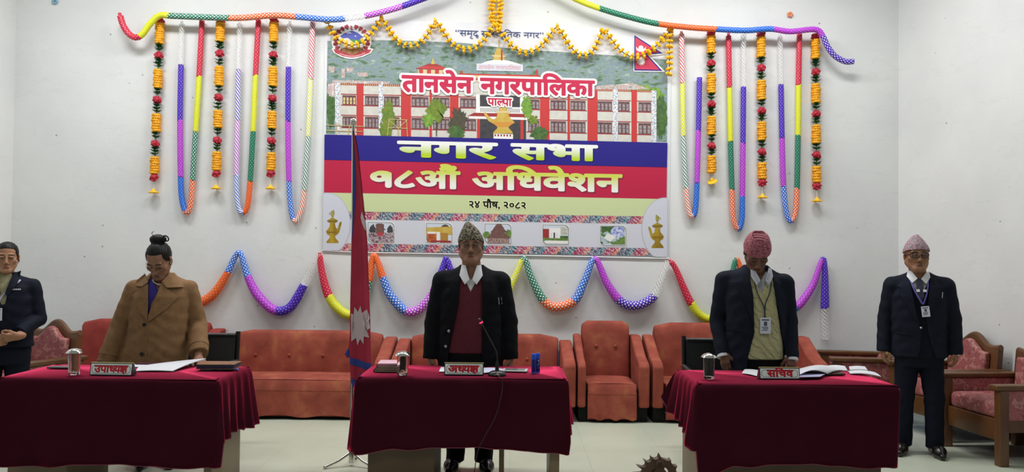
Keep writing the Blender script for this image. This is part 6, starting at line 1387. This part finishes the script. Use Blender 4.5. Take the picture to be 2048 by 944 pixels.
# microphone
MBLK = mat('black_mic_plastic', '#121213', .35); p = G(994, 750, ZT); r = thing('microphone', 'black gooseneck microphone with red light ring on the middle table', 'microphone', (p.x, p.y, ZT))
mb = MB(); mb.lathe([(.064, 0), (.066, .004), (.060, .016), (.042, .026), (.022, .030), (0, .031)], seg=32); o_ = part('base', mb, MBLK, r); o_.scale = (.92, .8, 1)
mb = MB(); mb.lathe([(.013, .026), (.012, .05), (.008, .085), (.006, .092)], seg=16); part('neck_socket', mb, MBLK, r)
top = P(965, 650, p.y-.03)-Vector((p.x, p.y, ZT)); neck, _ = smooth_path([(0, 0, .085), (0, -.002, .115), (-.003, -.004, .140), Vector((-.010, -.006, .162)), Vector((-.010, -.006, .162)).lerp(top, .3), Vector((-.010, -.006, .162)).lerp(top, .65), top], step=.006)
mb = MB(); mb.tube(neck, [.0042+.0005*(i % 2) for i in range(len(neck))], 10); part('gooseneck', mb, mat('dark_flexible_metal', '#2b2b2d', .4, .5), r)
d = Vector(neck[-1]-neck[-3]).normalized(); mb = MB(); mb.lathe([(.006, 0), (.0095, .004), (.0105, .016)], top, 16, axis=d); mb.lathe([(.0105, .023), (.011, .030), (.0095, .046), (.004, .050), (0, .0505)], top, 16, axis=d); part('mic_head', mb, MBLK, r)
led = mat('red_light_ring', '#ff2040', .3); led.node_tree.nodes['Principled BSDF'].inputs['Emission Color'].default_value = srgb('#ff1c3c'); led.node_tree.nodes['Principled BSDF'].inputs['Emission Strength'].default_value = 6
mb = MB(); mb.lathe([(.0105, .016), (.0118, .017), (.0118, .0225), (.0105, .023)], top, 20, axis=d); part('light_ring', mb, led, r, 'glowing red ring')
mb = MB(); mb.ball((.004, -.052, .010), (.010, .012, .008)); part('cable_plug', mb, mat('pale_plug', '#8a7a70', .5), r)
o3 = Vector((p.x, p.y, ZT)); cp, _ = smooth_path([Vector((.004, -.060, .007)), G(1003, 757, ZT+.004)-o3, Vector((G(1005, 760, ZT).x, 5.275, .742))-o3, P(1003, 790, 5.262)-o3, P(990, 835, 5.258)-o3, P(970, 872, 5.255)-o3, P(955, 905, 5.255)-o3, Vector((P(947, 925, 5.27).x, 5.27, .12))-o3, Vector((P(938, 945, 5.3).x, 5.32, .008))-o3, Vector((P(936, 945, 5.3).x, 5.55, .006))-o3], step=.02)
mb = MB(); mb.tube(cp, .0032, 8); part('cable', mb, mat('brown_black_cable', '#2a1a1a', .6), r, 'thin cable hanging over the cloth')
# right table
ob = G(1640, 748, ZT); mb = MB(); mb.box((0, 0, .007), (.30, .16, .013), bev=.003); tag(mb.build('folder', mat('brown_folder', '#4a2c2a', .6), loc=(ob.x, ob.y+.02, ZT)), 'brown folder under the open papers on the right table', 'folder')
sheet('paper_sheet', 'white paper left of the right nameplate', [(1484, 747), (1518, 754), (1522, 742), (1490, 739)], group=GP, bow=(.004, .004))
Zf = ZT+.0140
sheet('paper_sheet', 'large white paper bulging upward beside the right nameplate', [(1596, 752), (1655, 748), (1690, 742), (1600, 738)], group=GP, bow=(.03, .012), th=.004, z=Zf)
sheet('paper_sheet', 'lilac-shaded paper at the front of the brown folder', [(1598, 755), (1640, 754), (1650, 749), (1600, 748)], group=GP, m=LILAC, th=.003, z=Zf)
sheet('paper_sheet', 'folded white paper behind the bulging paper, near the pink-capped man', [(1648, 739), (1695, 742), (1690, 733), (1655, 732)], group=GP, bow=(.006, .0), th=.003)
sheet('paper_sheet', 'white paper farthest back on the right table', [(1700, 742), (1735, 742), (1730, 735), (1698, 735)], group=GP, bow=(.004, 0), th=.008)
sheet('paper_sheet', 'white paper curling over the right end of the right table', [(1700, 748), (1762, 754), (1748, 745), (1695, 743)], group=GP, bow=(.010, .004), th=.004)
# ------------------------------------------------------------------ flag on its pole
p = G(703, 931, 0); r = thing('flagpole', 'steel flagpole with ball finial standing left of the middle table', 'flagpole', (p.x, p.y, 0)); CHROME = mat('bright_steel', '#cfcdc4', .25, 1.0)
lean = P(707, 256, p.y)-Vector((p.x, p.y, 0)); lx = lean.x/lean.z; zt = lean.z
mb = MB(); mb.tube([(0, 0, .02), (lx*zt*.5, 0, zt*.5), (lx*zt, 0, zt)], .0125, 16); part('pole', mb, CHROME, r)
mb = MB(); mb.lathe([(.014, 0), (.014, .012), (.008, .018), (.008, .026)], (lx*zt, 0, zt), 16); mb.ball((lx*zt, 0, zt+.048), .025, u=24, v=14); part('finial', mb, CHROME, r)
for k in range(3):
    a = -.5+k*2.094; mb = MB(); mb.tube([(0, 0, .10), (.10*math.cos(a), .10*math.sin(a), .045), (.20*math.cos(a), .20*math.sin(a), .012)], .010, 10); mb.ball((.20*math.cos(a), .20*math.sin(a), .013), .013); part('foot', mb, CHROME, r)
mb = MB(); mb.lathe([(.02, .02), (.022, .03), (.022, .12), (.014, .13)], seg=16); part('collar', mb, CHROME, r)
fr = thing('national_flag', 'crimson national flag with blue border and white emblems, draped on the pole', 'flag', (p.x, p.y, 0)); yb = p.y
FLAGR = mat('crimson_flag_cloth', '#b02440', .75, var='#a01f39', scale=6, sheen=.2); FLAGB = mat('blue_flag_border', '#2a3c8a', .75); FLAGW = mat('white_flag_emblem', '#c9b4b8', .75)
# outline of the hanging folds in world metres: z -> left, right
def lx_(px, py): q = P(px, py, yb); return q.x-p.x, q.z
Lz = [lx_(*q) for q in ((706, 262), (707, 300), (708, 400), (704, 500), (702, 600), (701, 700), (702, 745), (708, 785))][::-1]; Rz = [lx_(*q) for q in ((709, 262), (716, 300), (727, 400), (735, 480), (738, 560), (741, 640), (742, 700), (743, 732), (730, 785))][::-1]
def lr(z): return float(np.interp(z, [a[1] for a in Lz], [a[0] for a in Lz])), float(np.interp(z, [a[1] for a in Rz], [a[0] for a in Rz]))
zlo, zhi = lx_(705, 770)[1], lx_(707, 262)[1]
def pleat(u, z, off=0.0):
    a, b = lr(z); w = b-a; t = (zhi-z)/(zhi-zlo); x = a+w*u; y = -.022-.012*t*math.sin(u*9.0+z*1.3)-.020*t*math.sin(u*math.pi)-off; return Vector((x, y, z))
def cloth(mb, u0, u1, f0, f1, nu=24, nv=60, off=0.0, th=.004):
    for o2 in (off, off-th):
        mb.grid(nu, nv, lambda u, v: pleat(u0+(u1-u0)*u, f0(u0+(u1-u0)*u)*(1-v)+f1(u0+(u1-u0)*u)*v, o2))
zb = lambda u: zlo+.10*u**1.5-.02*math.sin(u*5)
mb = MB(); cloth(mb, 0, 1, lambda u: zhi, zb, 28, 70)
mb.grid(14, 60, lambda u, v: (lambda z: Vector((lr(z)[0]+(lr(z)[1]-lr(z)[0])*(.05+.9*u), .018+.012*math.sin(u*7+z), z)))(zhi-.02-(zhi-zlo-.10)*v)); part('field', mb, FLAGR, fr, angle=180)
mb = MB(); cloth(mb, 0, .34, lambda u: zhi-.005, lambda u: lx_(705, 490)[1]+.5*(u/.34), 8, 40, .004); part('border', mb, FLAGB, fr, 'blue border down the hoist', angle=180)
mb = MB(); cloth(mb, .0, 1, lambda u: lx_(703, 713)[1]-.045*u, lambda u: lx_(703, 727)[1]-.045*u, 20, 5, .004); part('border', mb, FLAGB, fr, 'blue border band across the lower fold', angle=180)
mb = MB(); cloth(mb, .0, .6, lambda u: zb(u)+.055, lambda u: zb(u)-.002, 14, 5, .004); part('border', mb, FLAGB, fr, 'blue border along the bottom', angle=180)
tail, _ = smooth_path([lx_(701, 660)+(0,), lx_(699, 690)+(0,), lx_(693, 715)+(0,)], n=12)
mb = MB()
for y in (.0, .006): mb.add([(lr(a[1])[0]+.01, -.012+y, a[1]) for a in tail]+[(a[0]-.004, -.004+y, a[1]) for a in tail], [(i, i+1, 13+i, 12+i) for i in range(11)])
part('field', mb, FLAGR, fr, angle=180)
mb = MB(); a, z = lx_(695, 706); mb.box((a+.012, -.012, z), (.045, .008, .05), rot=Euler((0, .5, 0)), bev=.003); part('border', mb, FLAGB, fr, 'blue border corner behind the pole')
def emblem(name, pts, off=.008):
    V = []
    for px, py in pts:
        x, z = lx_(px, py); a, b = lr(z); V.append(((x-a)/(b-a), z))
    bm = bmesh.new(); f_ = bm.faces.new([bm.verts.new((u, 0, z)) for u, z in V]); bmesh.ops.triangulate(bm, faces=[f_]); bmesh.ops.subdivide_edges(bm, edges=bm.edges[:], cuts=3); bmesh.ops.triangulate(bm, faces=bm.faces[:]); bm.verts.index_update(); mb = MB()
    mb.add([pleat(v.co.x, v.co.z, off) for v in bm.verts], [[v.index for v in f.verts] for f in bm.faces]); bm.free(); part(name, mb, FLAGW, fr, angle=180)
sun = []
for k in range(24):
    a = math.pi*k/12+.13; rr = 40 if k % 2 == 0 else 27; sun.append((min(max(720+rr*.62*math.cos(a), 704), 741), 650+rr*math.sin(a)))
emblem('sun_emblem', sun); emblem('moon_emblem', [(725, 423), (728, 432), (732, 444), (733, 462), (730, 458), (726, 448), (723, 435)])
# ------------------------------------------------------------------ carved crest of a lectern in the foreground
CARV = mat('dark_carved_wood', '#553a28', .45, var='#3f2b1d', scale=14, bump=.25, bscale=30); yc = 3.0; ctr = P(1318, 958, yc); s_ = yc/F_PX
r = thing('lectern', 'dark carved wooden lectern top with spiked sun crest in the foreground', 'lectern', (ctr.x, yc, 0))
mb = MB(); out = []; ctr = P(1312, 950, yc); tips = [(1266, 946), (1273, 930), (1286, 918), (1301, 912), (1318, 907), (1340, 917), (1353, 930), (1359, 947)]
tp_ = [(P(x, y, yc).x-r.location.x, P(x, y, yc).z-ctr.z) for x, y in tips]; R0 = 34*s_
for k, (x, z) in enumerate(tp_):
    a = math.atan2(z, x)
    for da, rr in ((.16, 1.0), (.07, 1.03)): out.append((R0*rr*math.cos(a+da), R0*rr*math.sin(a+da)))
    out.append((x, z))
    for da, rr in ((-.07, 1.06), (-.17, 1.0)): out.append((R0*rr*math.cos(a+da), R0*rr*math.sin(a+da)))
inner = [(20*s_*math.cos(math.radians(-6+k*192/24)), 20*s_*math.sin(math.radians(-6+k*192/24))) for k in range(25)]
cz = ctr.z; q3 = lambda x, z, d: Vector((x, d, cz+z))
ring = [(a, b) for a, b in out]; m_ = len(ring); vs = []; inn = [inner[min(24, max(0, 24-round(24*i/(m_-1))))] for i in range(m_)]
for d in (-.018, .018): vs += [q3(a, b, d) for a, b in ring]+[q3(a, b, d) for a, b in inn]
F_ = []
for i in range(m_-1): F_ += [(i, i+1, m_+i+1, m_+i), (2*m_+i, 3*m_+i, 3*m_+i+1, 2*m_+i+1), (i, 2*m_+i, 2*m_+i+1, i+1), (m_+i, m_+i+1, 3*m_+i+1, 3*m_+i)]
mb.add(vs, F_); part('spiked_crest', mb, CARV, r, 'half-round crest with pointed rays')
mb = MB(); mb.prism([(-27*s_, -14*s_), (27*s_, -14*s_), (28*s_, 0*s_), (20*s_, 0*s_), (9*s_, 13*s_), (11*s_, 26*s_), (-11*s_, 26*s_), (-9*s_, 13*s_), (-20*s_, 0*s_), (-28*s_, 0*s_)], q3, -.014, .014); mb.tube([q3(7*s_*math.cos(t), 23*s_+7*s_*math.sin(t), -.019) for t in np.linspace(0, math.pi, 12)], .006, 8); part('pierced_panel', mb, CARV, r, smooth=False)
mb = MB(); mb.bb((-.16, -.02, .06), (.16, .05, cz-10*s_), bev=.006); part('body', mb, CARV, r); mb = MB(); mb.bb((-.22, -.12, 0), (.22, .16, .06), bev=.008); part('base', mb, CARV, r)
bpy.data.objects.remove(_fo)
